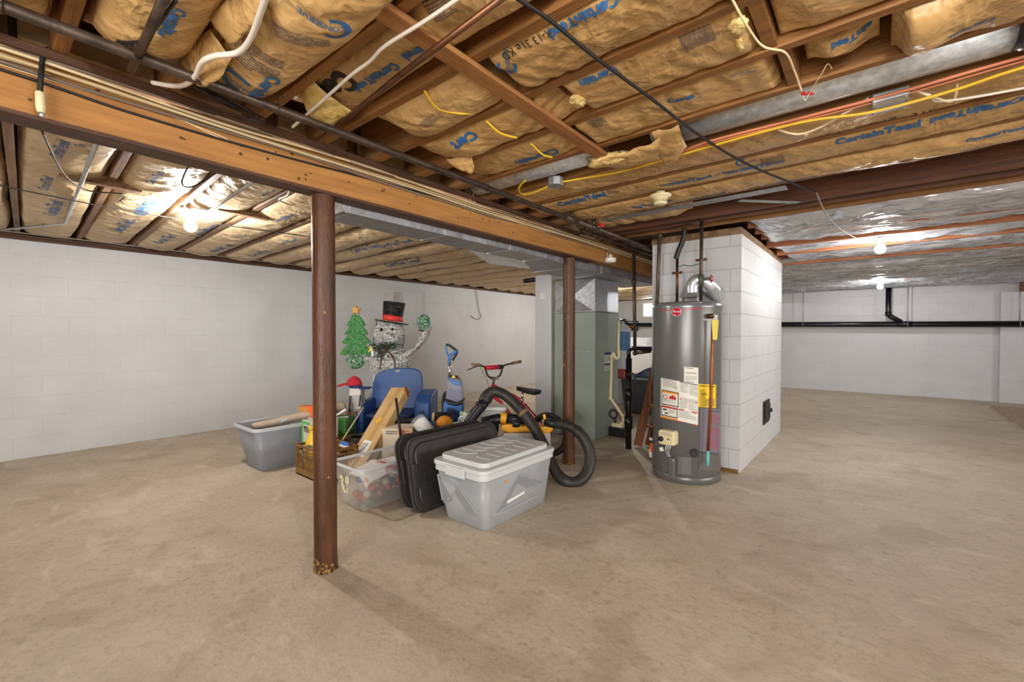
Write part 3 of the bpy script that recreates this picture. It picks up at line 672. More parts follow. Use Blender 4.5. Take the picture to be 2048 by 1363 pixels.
cable('cable', [(.75, 2.27, 2.165), (.385, 2.30, 2.164), (.206, 2.335, 2.158), (-.026, 2.33, 2.152), (-.26, 2.285, 2.165), (-.632, 2.30, 2.168), (-1.094, 2.335, 2.168), (-1.35, 2.31, 2.175), (-1.52, 2.26, 2.17)], .006, G['yellow_cable'], 'long yellow cable crossing over the grey junction box', k=6)
cable('cable', [(.75, 2.56, 2.18), (.418, 2.495, 2.165), (.201, 2.42, 2.16), (.15, 2.36, 2.175), (.10, 2.31, 2.19)], .0052, G['white_cable'], 'white cable entering the grey junction box from the right', k=6)
cable('cable', [(.10, 2.31, 2.192), (.17, 2.38, 2.165), (.225, 2.44, 2.16), (.228, 2.36, 2.19)], .0048, G['cream'], 'short cream cable looped at the right end of the junction box', k=6)
cable('cable', [(-.37, 2.30, 2.195), (-.34, 2.33, 2.17), (-.278, 2.40, 2.16), (-.20, 2.38, 2.16), (-.10, 2.32, 2.175), (-.03, 2.29, 2.195)], .0052, G['cream'], 'cream cable drooping left of the grey junction box', k=6)
jb = thing('junction_box', 'grey rectangular metal junction box below the yellow cable, right of the duct', 'junction box', (.035, 2.345, 2.17))
mb = MB(); mb.box(-.02, .092, 2.272, 2.405, 2.163, 2.199); mb.build('cover', G['galv_dull'], jb, bevel=.005)
mb = MB()
for x in (-.012, .082):
    for y in (2.282, 2.396): mb.cyl((x, y, 2.164), (x, y, 2.1605), .004, n=8)
mb.build('screws', G['galv'], jb)
ob = thing('junction_box', 'octagonal metal box with a yellow cable looping out of it, above the iron pipe', 'junction box', (-1.53, 2.25, 2.15))
mb = MB(); mb.prism([(-1.52 + .05 * math.cos(math.radians(22.5 + 45 * i)), 2.26 + .05 * math.sin(math.radians(22.5 + 45 * i))) for i in range(8)], 2.15, 2.20); mb.build('box_body', G['galv_dull'], ob, bevel=.003)
cable('cable', [(-1.56, 2.26, 2.165), (-1.68, 2.28, 2.155), (-1.80, 2.30, 2.165), (-1.76, 2.20, 2.17), (-1.66, 2.14, 2.185)], .006, G['yellow_cable'], 'yellow cable curling from the octagonal box to the short duct end', k=6)
for pts, lab in (([(-1.36, 1.115, 2.19), (-1.387, 1.203, 2.168), (-1.35, 1.28, 2.165), (-1.327, 1.335, 2.178)], 'yellow cable piece hanging across a batt, nearest of three in a row'), ([(-1.336, 1.44, 2.188), (-1.334, 1.53, 2.166), (-1.315, 1.63, 2.172)], 'yellow cable piece hanging across a batt, middle of three in a row'),
                 ([(-1.324, 1.755, 2.188), (-1.328, 1.856, 2.168), (-1.323, 1.935, 2.176)], 'yellow cable piece hanging across a batt, farthest of three in a row')):
    cable('cable', pts, .0055, G['yellow_cable'], lab, k=6)
rd = thing('round_duct', 'long round galvanised duct between two joists, crossing to the right', 'duct', (-.8, 2.165, 2.27))
mb = MB(); mb.cyl((-.86, 2.168, 2.276), (.345, 2.168, 2.276), .092, n=28); mb.cyl((-2.1, 2.168, 2.278), (-1.16, 2.168, 2.278), .088, n=28); mb.build('pipe', G['galv'], rd)
mb = MB(); mb.bar((-.86, 2.225, 2.2025), (.345, 2.225, 2.2025), .012, .006, up=(0, .62, .78)); mb.build('seam', G['galv_dull'], rd)
mb = MB(); mb.tube([(.345 + .03 * i, 2.168, 2.274 - .001 * i) for i in range(14)], [.094 + .007 * (i % 2) for i in range(14)], 20); mb.build('flexible_sleeve', mat('dark foil sleeve', C(70, 68, 74), .3, metal=.6), rd)
mb = MB(); mb.bar((-.76, 3.47, 2.197), (-.44, 3.80, 2.197), .045, .004); single('metal_strip', mb, G['galv_dull'], 'loose flat grey metal strip lying across the empty bay above the chimney', 'strip')
mb = MB(); mb.bar((-1.9, 3.40, 2.205), (-.45, 3.33, 2.19), .085, .008); single('duct_edge', mb, G['galv_dull'], 'long grey sheet metal panel in the empty bay left of the metal strip', 'panel')
sd = thing('smoke_alarm', 'ivory smoke alarm hanging under the paper batts near the chimney', 'smoke alarm', (-1.105, 2.88, 2.10))
mb = MB(); mb.lathe([(0, .062), (.068, .062), (.070, .056), (.062, .046), (.045, .042), (.043, .02)], 28); mb.build('base', G['ivory'], sd, False)
mb = MB(); mb.lathe([(.044, .041), (.041, .004), (.034, 0), (0, 0)], 28)
hs_ = mb.build('housing', G['ivory'], sd, False)
mb = MB()
for i in range(22):
    w = 6.283 * i / 22; mb.box(-.0025, .0025, -.0455, -.041, .012, .032, 0, Matrix.Rotation(w, 4, 'Z'))
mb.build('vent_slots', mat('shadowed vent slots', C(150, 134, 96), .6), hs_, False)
mb = MB(); mb.cyl((0, 0, .062), (0, 0, .085), .03, n=16); mb.build('mount', G['ivory'], sd, False)
lh = thing('lamp_holder', 'white porcelain lamp holder without bulb under the beam beside the furnace', 'lamp holder', (-2.135, 4.2, 1.985))
mb = MB(); mb.lathe([(0, 0), (.045, .0), (.058, .012), (.06, .022), (.052, .03), (.06, .036), (.058, .046), (.03, .052), (.022, .056), (.022, .082), (0, .082)], 26); mb.build('body', G['porcelain'], lh, False)
mb = MB(); mb.tube([(-.028, -.02, .045), (-.028, -.02, .11)], .004, 6); mb.build('pull_post', G['white'], lh, False)
mb = MB(); mb.cyl((0, 0, .08), (-.03, 0, .14), .01, n=8); mb.build('bracket', W['beam'], lh, False)
# lit bulbs with their holders
def bulb(x, y, z, label, power):
    glow = mat('lit bulb %d' % power, C(255, 255, 255), .4, emit=((1.0, .98, .955, 1), power))
    t = thing('light_bulb', label, 'light bulb', (x, y, z))
    mb = MB(); mb.lathe([(0, 0), (.018, .003), (.034, .014), (.043, .034), (.043, .05), (.034, .072), (.02, .092), (.015, .1)], 24); mb.build('glass', glow, t, False)
    mb = MB(); mb.lathe([(.0145, .1), (.016, .115), (.03, .118), (.05, .128), (.055, .14), (0, .14)], 24); mb.build('socket', G['porcelain'], t, False)
    return t
bulb(-4.15, 1.07, 2.045, 'lit bare bulb left of the nearest column', 370)
bulb(.03, 5.55, 2.02, 'lit bare bulb over the foil, nearer of the two on the right', 230)
bulb(.06, 10.15, 2.03, 'lit bare bulb at the far wall above the black drain branch', 230)
bulb(.35, .25, 2.045, 'lit bare bulb overhead out of view behind the camera', 330)
bulb(-4.25, 8.0, 2.06, 'lit bare bulb behind the furnace ducts', 620)
mb = MB(); mb.lathe([(0, 0), (.055, 0), (.06, .008), (.05, .02), (0, .02)], 22, mat=Matrix.Translation((-4.02, 1.10, 2.19))); single('ceiling_box_cover', mb, G['porcelain'], 'round white ceiling box cover just above the left bulb', 'cover')
for pts, r, m, lab in (([(-2.95, .385, 2.2), (-5.40, .492, 2.2), (-5.44, .48, 2.2), (-6.3, .1, 2.2)], .011, 'galv', 'grey steel conduit with an elbow at its far end, nearest left'), ([(-2.92, 1.093, 2.19), (-3.95, 1.14, 2.188), (-4.05, 1.145, 2.17)], .010, 'galv', 'grey steel conduit running to the left bulb'),
                       ([(-2.45, 1.02, 2.19), (-3.0, 1.32, 2.185), (-3.25, 1.36, 2.19), (-3.35, 1.50, 2.2)], .006, 'white_cable', 'white cable dangling from the beam right of the left bulb')):
    cable('conduit' if m == 'galv' else 'cable', pts, r, G[m], lab, 'conduit' if m == 'galv' else 'cable', sm_=0 if m == 'galv' else 6)
for pts, lab in (([(-3.0, .20, 2.19), (-3.6, .32, 2.17), (-3.9, .45, 2.165), (-3.85, .62, 2.17), (-4.2, .66, 2.20)], 'black wire curling around the nearest steel conduit'), ([(-2.6, .72, 2.2), (-3.1, .76, 2.13), (-3.2, .84, 2.14), (-2.9, .90, 2.19)], 'black wire loop hanging below the beam edge near the left bulb'),
                 ([(-4.3, -.1, 2.2), (-4.4, .6, 2.185), (-4.38, 1.2, 2.185), (-4.3, 2.1, 2.2)], 'dark wire stapled across the joists left of the left bulb'), ([(-6.2, -.2, 2.19), (-6.1, .9, 2.18), (-6.15, 2.4, 2.185), (-6.2, 3.2, 2.19)], 'brown wire running along the top of the left wall')):
    cable('wire', pts, .0045 if 'brown' not in lab else .007, G['rubber'] if 'brown' not in lab else G['grey_cable'], lab, 'wire', k=6)
cable('cable', [(-6.52, 6.70, 2.19), (-6.525, 6.72, 2.1), (-6.525, 6.80, 1.75), (-6.525, 6.86, 1.60), (-6.525, 6.72, 1.55), (-6.525, 6.55, 1.62)], .006, G['black'], 'black cable loop hanging down the left wall near the furnace', k=6)
# ================================================================ air ducts and furnace
dt = thing('main_duct', 'long rectangular galvanised duct running left of and below the beam', 'duct', (-2.41, 1.31, 1.93))
mb = MB(); mb.box(-2.545, -2.293, 1.31, 3.25, 1.927, 2.19); mb.frustum((-2.545, -2.293, 1.927, 2.19), (-2.80, -2.293, 1.90, 2.19), 3.25, 3.75, 0, Matrix(((1, 0, 0, 0), (0, 0, 1, 0), (0, 1, 0, 0), (0, 0, 0, 1))))
mb.box(-2.80, -2.293, 3.75, 5.9, 1.90, 2.19); mb.build('casing', G['galv_dull'], dt)
mb = MB()
for y in (1.33, 2.05, 2.75, 3.25, 3.75, 4.3): 
    xl = -2.55 if y < 3.5 else -2.805
    mb.box(xl, -2.289, y, y + .014, 1.924 if y < 3.5 else 1.897, 1.9265 if y < 3.5 else 1.8995); mb.box(-2.2925, -2.289, y, y + .014, 1.924 if y < 3.5 else 1.897, 2.18)
mb.build('joint_strips', G['galv'], dt)
mb = MB(); mb.box(-2.64, -2.56, 1.30, 1.309, 1.93, 2.18); mb.box(-2.555, -2.29, 1.30, 1.3095, 1.93, 2.185); mb.build('end_cap', G['galv'], dt, bevel=.002)
mb = MB(); mb.add([(-2.80, 2.75, 2.0), (-2.80, 2.75, 2.17), (-2.55, 3.3, 2.18), (-2.55, 3.3, 1.95), (-3.3, 3.6, 2.02), (-3.3, 3.6, 2.17), (-2.81, 3.8, 2.18), (-2.81, 3.8, 1.93)], [(0, 1, 2, 3), (4, 7, 6, 5), (0, 4, 5, 1), (0, 3, 7, 4), (1, 5, 6, 2)]); mb.build('branch_takeoff', G['galv'], dt)
fn = thing('furnace', 'grey green furnace cabinet standing behind the second column', 'furnace', (-2.80, 4.57, 0))
grn = mat('grey green enamel', C(150, 162, 152), .42, col2=C(158, 170, 160), scale=3., bump=.05)
mb = MB(); mb.box(-3.085, -2.516, 4.57, 5.18, .0, 1.036); lc_ = mb.build('lower_cabinet', grn, fn, bevel=.006)
mb = MB(); mb.box(-3.085, -2.516, 4.57, 5.18, 1.042, 1.50); mb.build('upper_cabinet', grn, fn, bevel=.006)
mb = MB(); mb.box(-3.08, -2.52, 4.575, 5.175, 1.036, 1.042); mb.build('seam', G['galv'], fn)
stk = [mat('sticker paper', C(236, 236, 232), .5), mat('sticker blue', C(40, 60, 120), .5), mat('sticker print', C(70, 74, 90), .6)]
mb = MB(); X = -2.5145
mb.add([(X, 4.80, .80), (X, 4.97, .80), (X, 4.97, 1.02), (X, 4.80, 1.02)], [(0, 1, 2, 3)])
mb.add([(X + .0006, 4.80, .985), (X + .0006, 4.97, .985), (X + .0006, 4.97, 1.02), (X + .0006, 4.80, 1.02)], [(0, 1, 2, 3)], 1)
mb.add([(X + .0006, 4.80, .86), (X + .0006, 4.97, .86), (X + .0006, 4.97, .885), (X + .0006, 4.80, .885)], [(0, 1, 2, 3)], 1)
fine_print(mb, lambda x, y: (X + .0008, 4.885 + x, .935 + y), .15, .08, 6, 2, 4); fine_print(mb, lambda x, y: (X + .0008, 4.885 + x, .83 + y), .15, .045, 3, 2, 5); mb.build('rating_sticker', stk, lc_)
pn = thing('plenum', 'shiny sheet metal plenum with a creased front sitting on the furnace', 'duct', (-2.80, 4.57, 1.502))
mb = MB(); c = (-2.80, 4.51, 1.69); A, B_, D, E = (-3.08, 4.575, 1.504), (-2.52, 4.575, 1.504), (-2.52, 4.575, 1.895), (-3.08, 4.575, 1.895)
mb.add([A, B_, D, E, c, (-3.08, 5.17, 1.504), (-2.52, 5.17, 1.504), (-2.52, 5.17, 1.895), (-3.08, 5.17, 1.895)], [(0, 1, 4), (1, 2, 4), (2, 3, 4), (3, 0, 4), (1, 6, 7, 2), (5, 0, 3, 8), (6, 5, 8, 7), (3, 2, 7, 8)])
mb.build('casing', G['galv'], pn); mb = MB(); mb.box(-3.088, -2.512, 4.566, 5.18, 1.497 + .006, 1.515); mb.build('flange', G['galv_dull'], pn)
rt = thing('return_duct', 'upright shiny galvanised duct standing left of the second column', 'duct', (-3.38, 4.76, 0))
mb = MB(); mb.box(-3.515, -3.255, 4.75, 5.15, 0, 2.02); mb.build('casing', mat('bright galvanised sheet', C(214, 217, 220), .36, metal=.3, col2=C(216, 219, 222), scale=12., detail=2, rrange=.04), rt, bevel=.003)
mb = MB(); mb.box(-3.43, -3.36, 4.7475, 4.7495, 1.70, 1.78); mb.build('paper_label', stk[0], rt)
mb = MB(); mb.box(-3.25, -3.10, 4.80, 4.803, 0, 1.95); single('cardboard_sheet', mb, mat('mustard board', C(150, 130, 70), .7, col2=C(90, 86, 70), scale=3.), 'narrow mustard and grey board between the return duct and the furnace', 'board', loc=(-3.17, 4.80, 0))
mb = MB(); mb.cyl((-3.72, 5.1, .0), (-3.72, 5.1, 1.86), .035, n=14); single('drain_pipe', mb, G['abs'], 'black upright pipe against the left side of the return duct', 'pipe')
mb = MB(); mb.cyl((-3.9, 5.0, 2.0), (-3.6, 5.6, 2.12), .03, n=12); single('drain_pipe', mb, G['abs'], 'short black pipe slanting below the ceiling left of the return duct', 'pipe')
for i, (z, r, x0) in enumerate(((2.06, .11, -2.45), (1.93, .085, -2.3))):
    mb = MB(); mb.tube([(x0 + .05 * k, 6.2 + .35 * i, z + .01 * math.sin(k * 1.3)) for k in range(15)], [r + .006 * (k % 2) for k in range(15)], 20); single('foil_duct', mb, G['foil'], ('upper' if i == 0 else 'lower') + ' silver flexible duct crossing behind the furnace', 'duct')
# condensate pipe, pump, black drains and things behind the furnace
pv = thing('condensate_pipe', 'cream plastic pipe zigzagging down beside the furnace', 'pipe', (-2.44, 4.9, .1))
q = lambda x, y, Y: at_y(x, y, Y)
mb = MB(); mb.tube([q(1238, 640, 5.0), q(1237, 690, 5.0), q(1236, 708, 5.0)], .017, 10); mb.tube(spline([q(1237, 690, 5.0), q(1238, 712, 4.98), q(1232, 716, 4.97), q(1227, 706, 4.95), q(1224, 712, 4.94)], 5), .018, 10)
mb.tube([q(1224, 710, 4.94), q(1221, 795, 4.94), q(1246, 832, 4.94), q(1247, 858, 4.94)], .019, 10); mb.build('tube', G['ivory'], pv)
mb = MB(); 
for x, y in ((1224, 712), (1221, 796), (1246, 831)): mb.sphere(tuple(q(x, y, 4.94)), .026, n=12)
mb.build('elbow', G['ivory'], pv)
pu = thing('condensate_pump', 'small black condensate pump on the floor at the end of the cream pipe', 'pump', (-2.40, 4.95, 0))
mb = MB(); mb.box(-2.50, -2.28, 4.88, 5.02, .0, .11); mb.build('tank', G['black'], pu, bevel=.008)
mb = MB(); mb.box(-2.47, -2.33, 4.90, 5.0, .111, .16); mb.build('motor_cover', G['ivory'], pu, bevel=.006)
mb = MB(); mb.tube([(-2.44 + .05 * math.cos(t), 4.89, .27 + .05 * math.sin(t)) for t in [i * .5 for i in range(14)]], .012, 8); mb.tube(spline([(-2.44, 4.89, .21), (-2.42, 4.9, .19), (-2.43, 4.92, .15)]), .01, 8); mb.build('coiled_tube', G['rubber'], pu)
bd = thing('drain_pipe', 'thick black drain pipe rising from the floor beside the furnace', 'pipe', (-2.05, 4.47, 0))
mb = MB(); mb.tube([(-2.05, 4.47, 0), (-2.05, 4.47, .98)], .032, 14); mb.tube([(-2.05, 4.47, .98), (-2.05, 4.47, 1.06), (-2.02, 4.50, 1.085), (-1.80, 4.62, 1.085)], .022, 12); mb.build('pipe', G['abs'], bd)
mb = MB(); mb.cyl((-2.05, 4.47, .22), (-2.05, 4.47, .36), .044, n=14); mb.build('coupling', G['abs'], bd); mb = MB(); mb.cyl((-2.05, 4.47, .52), (-2.05, 4.47, .66), .040, n=14); mb.build('coupling', G['abs'], bd)
mb = MB(); mb.tube(spline([(-2.06, 4.44, .80), (-1.99, 4.45, .82), (-1.97, 4.46, .74), (-2.0, 4.46, .68)]), .009, 8); mb.build('hose_loop', G['rubber'], bd)
mb = MB(); mb.box(-2.16, -2.07, 4.42, 4.5, .76, .86); mb.build('red_valve', mat('dark red cast metal', C(96, 24, 22), .5), bd, bevel=.012)
wp = thing('water_pipe', 'dark iron pipe dropping from the ceiling to an elbow beside the chimney', 'pipe', (-1.96, 4.5, 1.12))
a = at_y(1268, 480, 4.5); b2 = at_y(1270, 706, 4.5); c2 = at_y(1300, 702, 4.6)
mb = MB(); mb.tube([(a.x, 4.5, 2.1), (b2.x, 4.5, b2.z)], .018, 12); mb.tube([(b2.x, 4.5, b2.z), (c2.x, 4.62, c2.z)], .018, 12); mb.build('pipe', G['iron'], wp)
mb = MB(); mb.sphere((b2.x, 4.5, b2.z), .026, n=12); mb.cyl((a.x, 4.5, 1.78), (a.x, 4.5, 1.83), .025, n=12); mb.build('fitting', G['iron'], wp)
mb = MB(); mb.cyl((a.x - .02, 4.49, 1.30), (a.x + .02, 4.49, 1.34), .024, n=10); mb.box(a.x - .045, a.x + .005, 4.47, 4.49, 1.31, 1.33); mb.build('brass_valve', G['copper'], wp)
for i, (dx, xt, lab, h) in enumerate(((0, .0, 'brown wooden plank leaning behind the chimney, left one', 1.12), (.085, .0, 'brown wooden plank leaning behind the chimney, right one', .92))):
    mb = MB(); mb.bar((-2.0 + dx, 4.60 + i * .09, 0.016), (-1.83 + dx * .5, 4.80 + i * .09, h), .085 if i == 0 else .07, .03, up=(.75, -.62, .2)); single('plank', mb, W['plank'], lab, 'plank', bevel=.002)
bb = thing('storage_bin', 'dark grey bin with folded blue cloth behind the furnace', 'bin', (-3.0, 6.9, 0))
mb = MB(); mb.frustum((-3.05, -2.4, 6.5, 7.0), (-3.1, -2.35, 6.45, 7.05), .0, .53); mb.build('body', mat('charcoal plastic', C(62, 64, 72), .5), bb, bevel=.02)
mb = MB(); mb.box(-3.12, -2.33, 6.43, 7.07, .531, .57); mb.build('lid', mat('pale grey plastic', C(140, 146, 152), .45), bb, bevel=.012)
cl = MB(); cl.grid(lambda u, v: (-2.95 + .5 * u, 6.5 + .45 * v, .585 + .10 * math.sin(3.14 * u) * math.sin(3.14 * v) * (1 + .8 * noise.noise(Vector((u * 4, v * 4, 3))))), 24, 20)
single('folded_cloth', cl, mat('denim blue cloth', C(56, 74, 120), .9, col2=C(110, 130, 170), scale=8.), 'heap of blue cloth lying on the dark grey bin behind the furnace', 'cloth', solid=.004)
wt = thing('water_tank', 'white upright water tank with blue side behind the furnace', 'tank', (-3.55, 7.3, 0))
mb = MB(); mb.lathe([(0, 0), (.2, 0), (.21, .03), (.21, 1.30), (.19, 1.37), (.1, 1.42), (0, 1.43)], 28); mb.build('vessel', mat('pale tank enamel', C(190, 198, 206), .35), wt, False)
mb = MB(); mb.lathe([(.2115, .95), (.2115, 1.28)], 12, a0=-1.0, a1=.3); mb.build('blue_label', mat('blue tank label', C(70, 120, 170), .4), wt, False)
mb = MB(); mb.cyl((0, 0, 1.43), (0, 0, 1.50), .05, n=12); mb.cyl((0, 0, 1.48), (.18, -.1, 1.48), .02, n=8); mb.build('valve_head', G['black'], wt, False)
cb = thing('cabinet', 'white cabinet with a pale wooden shelf behind the black drain pipe', 'cabinet', (-3.6, 8.6, 0))
mb = MB(); mb.box(-4.1, -3.25, 8.4, 8.9, 0, .98); mb.build('body', mat('off white laminate', C(214, 214, 214), .4), cb, bevel=.006)
mb = MB(); mb.box(-4.12, -3.23, 8.38, 8.92, .985, 1.02); mb.build('worktop', mat('light grey laminate', C(196, 200, 204), .4), cb, bevel=.004)
bx = thing('open_tray', 'shallow see-through tray with papers on the white cabinet', 'tray', (-3.75, 8.6, 1.02))
mb = MB(); mb.frustum((-.25, .25, -.14, .14), (-.27, .27, -.16, .16), 0, .14, caps=False); mb.box(-.25, .25, -.14, .14, 0, .006); mb.build('sides', mat('clear tray plastic', C(220, 226, 230), .2, alpha=.55), bx, False, solid=.003)
mb = MB(); mb.box(-.2, .15, -.1, .1, .008, .09); mb.build('papers', mat('pinkish papers', C(186, 150, 140), .8, col2=C(220, 214, 206), scale=14.), bx, False)
pnl = thing('wall_panel', 'small framed white control panel with black box on the back wall', 'panel', (-5.35, 11.8, 1.35))
mb = MB(); mb.box(-5.55, -5.15, 11.80, 11.848, 1.32, 1.60); mb.build('frame', G['black'], pnl, bevel=.004); mb = MB(); mb.box(-5.42, -5.18, 11.794, 11.7995, 1.35, 1.57); mb.build('face', G['white'], pnl)
mb = MB(); mb.box(-5.72, -5.56, 11.78, 11.848, 1.3, 1.66); mb.build('meter', mat('pale blue meter', C(170, 190, 214), .4), pnl, bevel=.01)
# ---------------------------------------------------------------- sewer line on the back wall
sw = thing('drain_pipe', 'long horizontal black drain pipe along the far white wall', 'pipe', (.2, 11.6, 1.43))
z0 = lambda x: 1.449 - (x + 1.582) * .0103
mb = MB(); mb.cyl((-6.0, 11.6, z0(-6.0)), (3.4, 11.6, z0(3.4)), .056, n=18); mb.build('pipe_run', G['abs'], sw)
mb = MB(); mb.tube([(.20, 11.6, 2.19), (.20, 11.6, 1.66), (.22, 11.6, 1.60), (.40, 11.6, 1.47)], .045, 14); mb.build('branch', G['abs'], sw)
mb = MB(); mb.cyl((.20, 11.6, 1.60), (.20, 11.6, 1.68), .052, n=14); mb.build('coupling', G['abs'], sw); mb = MB(); mb.cyl((.34, 11.6, z0(.3)), (.56, 11.6, z0(.5)), .061, n=18); mb.build('coupling', G['abs'], sw)
for i, x in enumerate((-1.23, .49, 1.95)):
    mb = MB(); mb.cyl((x, 11.6, z0(x)), (x, 11.6, 2.2), .007, n=6)
    mb.tube([(x, 11.6 + .06 * math.cos(t), z0(x) + .06 * math.sin(t)) for t in [6.283 * k / 16 for k in range(17)]], .006, 6); mb.build('hanger', G['galv_dull'], sw)
# ---------------------------------------------------------------- chimney fittings
cd = thing('cleanout_door', 'black cast iron cleanout door low on the right face of the chimney', 'door', (-.92, 5.5, .39))
M_ = Matrix(((0, 0, 1, -.919), (1, 0, 0, 5.505), (0, 1, 0, .39), (0, 0, 0, 1)))
mb = MB(); mb.prism(rrect(-.17, .17, -.125, .125, .012, 2), 0, .012, 0, M_); mb.build('frame', G['black'], cd, bevel=.003)
mb = MB(); mb.prism(rrect(-.125, .125, -.09, .09, .02, 3), .0125, .026, 0, M_); mb.build('hatch', mat('cast iron', C(36, 36, 38), .5, bump=.4), cd, bevel=.004)
mb = MB(); mb.prism([(.02 * math.cos(t * .9), .02 * math.sin(t * .9)) for t in range(7)], .027, .036, 0, M_); mb.build('boss', G['black'], cd)
mb = MB(); 
for dy in (-.06, .06): mb.box(-.165, -.115, dy - .012, dy + .012, .012, .034, 0, M_)
mb.box(.12, .165, -.02, .02, .012, .04, 0, M_); mb.build('hinge', G['black'], cd, bevel=.002)
gp = thing('gas_pipe', 'dark gas pipe running down the left edge of the chimney to the water heater', 'pipe', (-1.60, 4.10, .2))
gx = lambda z: -1.655 + .036 * z
mb = MB(); mb.tube([(-2.0, 4.12, 2.175), (gx(2.17), 4.10, 2.175), (gx(2.17), 4.10, 2.15), (gx(.62), 4.10, .62)], .0165, 12); mb.tube([(gx(.62), 4.1, .62), (gx(.16), 4.1, .16)], .013, 12); mb.build('pipe', G['iron'], gp)
mb = MB(); mb.sphere((gx(2.17), 4.10, 2.172), .026, n=12); mb.cyl((gx(1.4), 4.1, 1.38), (gx(1.4), 4.1, 1.44), .023, n=12); mb.build('elbow', G['iron'], gp)
for z in (.56, .36):
    mb = MB(); mb.cyl((gx(z), 4.1, z - .022), (gx(z), 4.1, z + .022), .024, n=10); mb.cyl((gx(z) - .045, 4.09, z), (gx(z) + .035, 4.09, z), .009, n=8); mb.cyl((gx(z) - .05, 4.08, z), (gx(z) - .045, 4.08, z), .02, n=8); mb.build('brass_union', bpy.data.materials.get('brown brass') or mat('brown brass', C(128, 92, 54), .4, metal=.7), gp)
mb = MB(); mb.box(gx(.13) + .01, gx(.13) + .05, 4.05, 4.09, .12, .21); mb.build('gas_cock', mat('orange valve', C(226, 100, 30), .5), gp, bevel=.006)
mb = MB(); mb.cyl((gx(.24), 4.1, .225), (gx(.24), 4.1, .25), .02, n=12); mb.build('white_collar', G['white'], gp); mb = MB(); mb.cyl((gx(.1), 4.1, .06), (gx(.1), 4.1, .14), .017, n=10); mb.build('white_collar', G['white'], gp)
# ================================================================ water heater
WX, WY, WR = -1.28, 3.97, .28
wh = thing('water_heater', 'tall grey gas water heater standing in front of the white chimney', 'water heater', (WX, WY, 0))
ang_cam = math.atan2(-WY, -WX)                      # direction towards the camera
tank_m = mat('grey enamelled steel', C(104, 104, 102), .3, col2=C(112, 112, 110), scale=1.5, metal=.25, rrange=.05)
mb = MB(); mb.lathe([(.0, .012), (WR - .012, .012), (WR - .004, .02), (WR - .004, .08), (WR, .085), (WR, 1.46), (WR - .002, 1.475)], 72); mb.build('jacket', tank_m, wh, False)
mb = MB(); mb.lathe([(WR + .004, 1.466), (WR + .005, 1.495), (WR - .01, 1.512), (WR - .04, 1.515), (0, 1.522)], 72); mb.build('top_cap', mat('grey top cap', C(132, 134, 136), .28, metal=.5), wh, False)
mb = MB(); mb.lathe([(.0, 0), (WR - .006, 0), (WR + .003, .006), (WR + .003, .06), (WR - .003, .064)], 72); mb.build('base_ring', tank_m, wh, False)
PPD = 880 / 3.62
def wsurf(px_, z, off=.0012):
    """point on the jacket at photo column px_ (bearing) and height z"""
    s = (px_ - 1373.5) / 69.5; s = max(-1, min(1, s)); a = ang_cam + math.asin(s) 
    r = WR + off; return (r * math.cos(a), r * math.sin(a), z)
def zof(y, px_=1373):   # height on the front of the jacket from photo row
    s = max(-1, min(1, (px_ - 1373.5) / 69.5)); dep = 3.874 - .28 * math.sqrt(1 - s * s) * 1.02
    return CAMH - (y - 666) * dep / 880
def wpatch(mb, x0, x1, ytop, ybot, m=0, off=.0012, sl=0., n=10):
    vs = []
    for i in range(n + 1):
        x = x0 + (x1 - x0) * i / n
        for y in (ytop, ybot): vs.append(wsurf(x, zof(y + sl * (x - x0), x), off))
    mb.add(vs, [(2 * i, 2 * i + 1, 2 * i + 3, 2 * i + 2) for i in range(n)], m)
def wfn(cx, cy, sl=0., off=.002, k=1.):
    """lettering on the jacket: units of photo pixels"""
    return lambda x, y: wsurf(cx + x * k, zof(cy - y * k + sl * x * k, cx + x * k), off)
LM = [mat('label white', C(228, 226, 214), .5), mat('label red', C(200, 40, 36), .5), mat('label orange', C(240, 150, 40), .5), mat('label ink', C(60, 58, 56), .6), mat('label yellow', C(250, 206, 20), .5), mat('label pale ink', C(150, 148, 142), .6)]
mb = MB(); wpatch(mb, 1323, 1396, 757, 838, 0, sl=.16)
S = .16
def rowp(x0, x1, y0, y1, m, off=.002): wpatch(mb, x0, x1, y0 + S * (x0 - 1323), y1 + S * (x0 - 1323), m, off, S, 6)
rowp(1325, 1359, 781, 811, 3, .0016); rowp(1326.5, 1357.5, 783, 809, 0, .002); rowp(1326.5, 1357.5, 782.5, 786, 2, .0024); rowp(1341, 1354, 791, 797, 1, .0024); rowp(1345, 1351, 788.5, 791, 1, .0024)
rowp(1324, 1357, 813, 834, 3, .0016); rowp(1325.5, 1355.5, 816.5, 832, 0, .002); rowp(1325.5, 1355.5, 813, 816.5, 1, .0024); rowp(1328, 1336, 819, 822, 3, .0024); rowp(1332, 1338, 826, 829, 3, .0024); rowp(1323.5, 1358, 835, 838.5, 2, .0024)
rowp(1361, 1395, 757, 758.5, 3); rowp(1361, 1363.5, 792, 794, 1); rowp(1391, 1395, 792, 794, 1); rowp(1358, 1370, 813, 815, 1); rowp(1384, 1395, 813, 815, 1); rowp(1357, 1365, 838, 840, 1); rowp(1385, 1393, 838, 840, 1)
n = 16; f_ = wfn(1333, 796, S, .0026); vs = [f_(5 * math.cos(6.283 * i / n), 5 * math.sin(6.283 * i / n)) for i in range(n)] + [f_(3.6 * math.cos(6.283 * i / n), 3.6 * math.sin(6.283 * i / n)) for i in range(n)]
mb.add(vs, [(i, (i + 1) % n, n + (i + 1) % n, n + i) for i in range(n)], 1)
fine_print(mb, wfn(1342, 784.5, S, .003), 12, 3, 1, 3, 71); fine_print(mb, wfn(1341, 815, S, .003), 12, 2.4, 1, 0, 72)
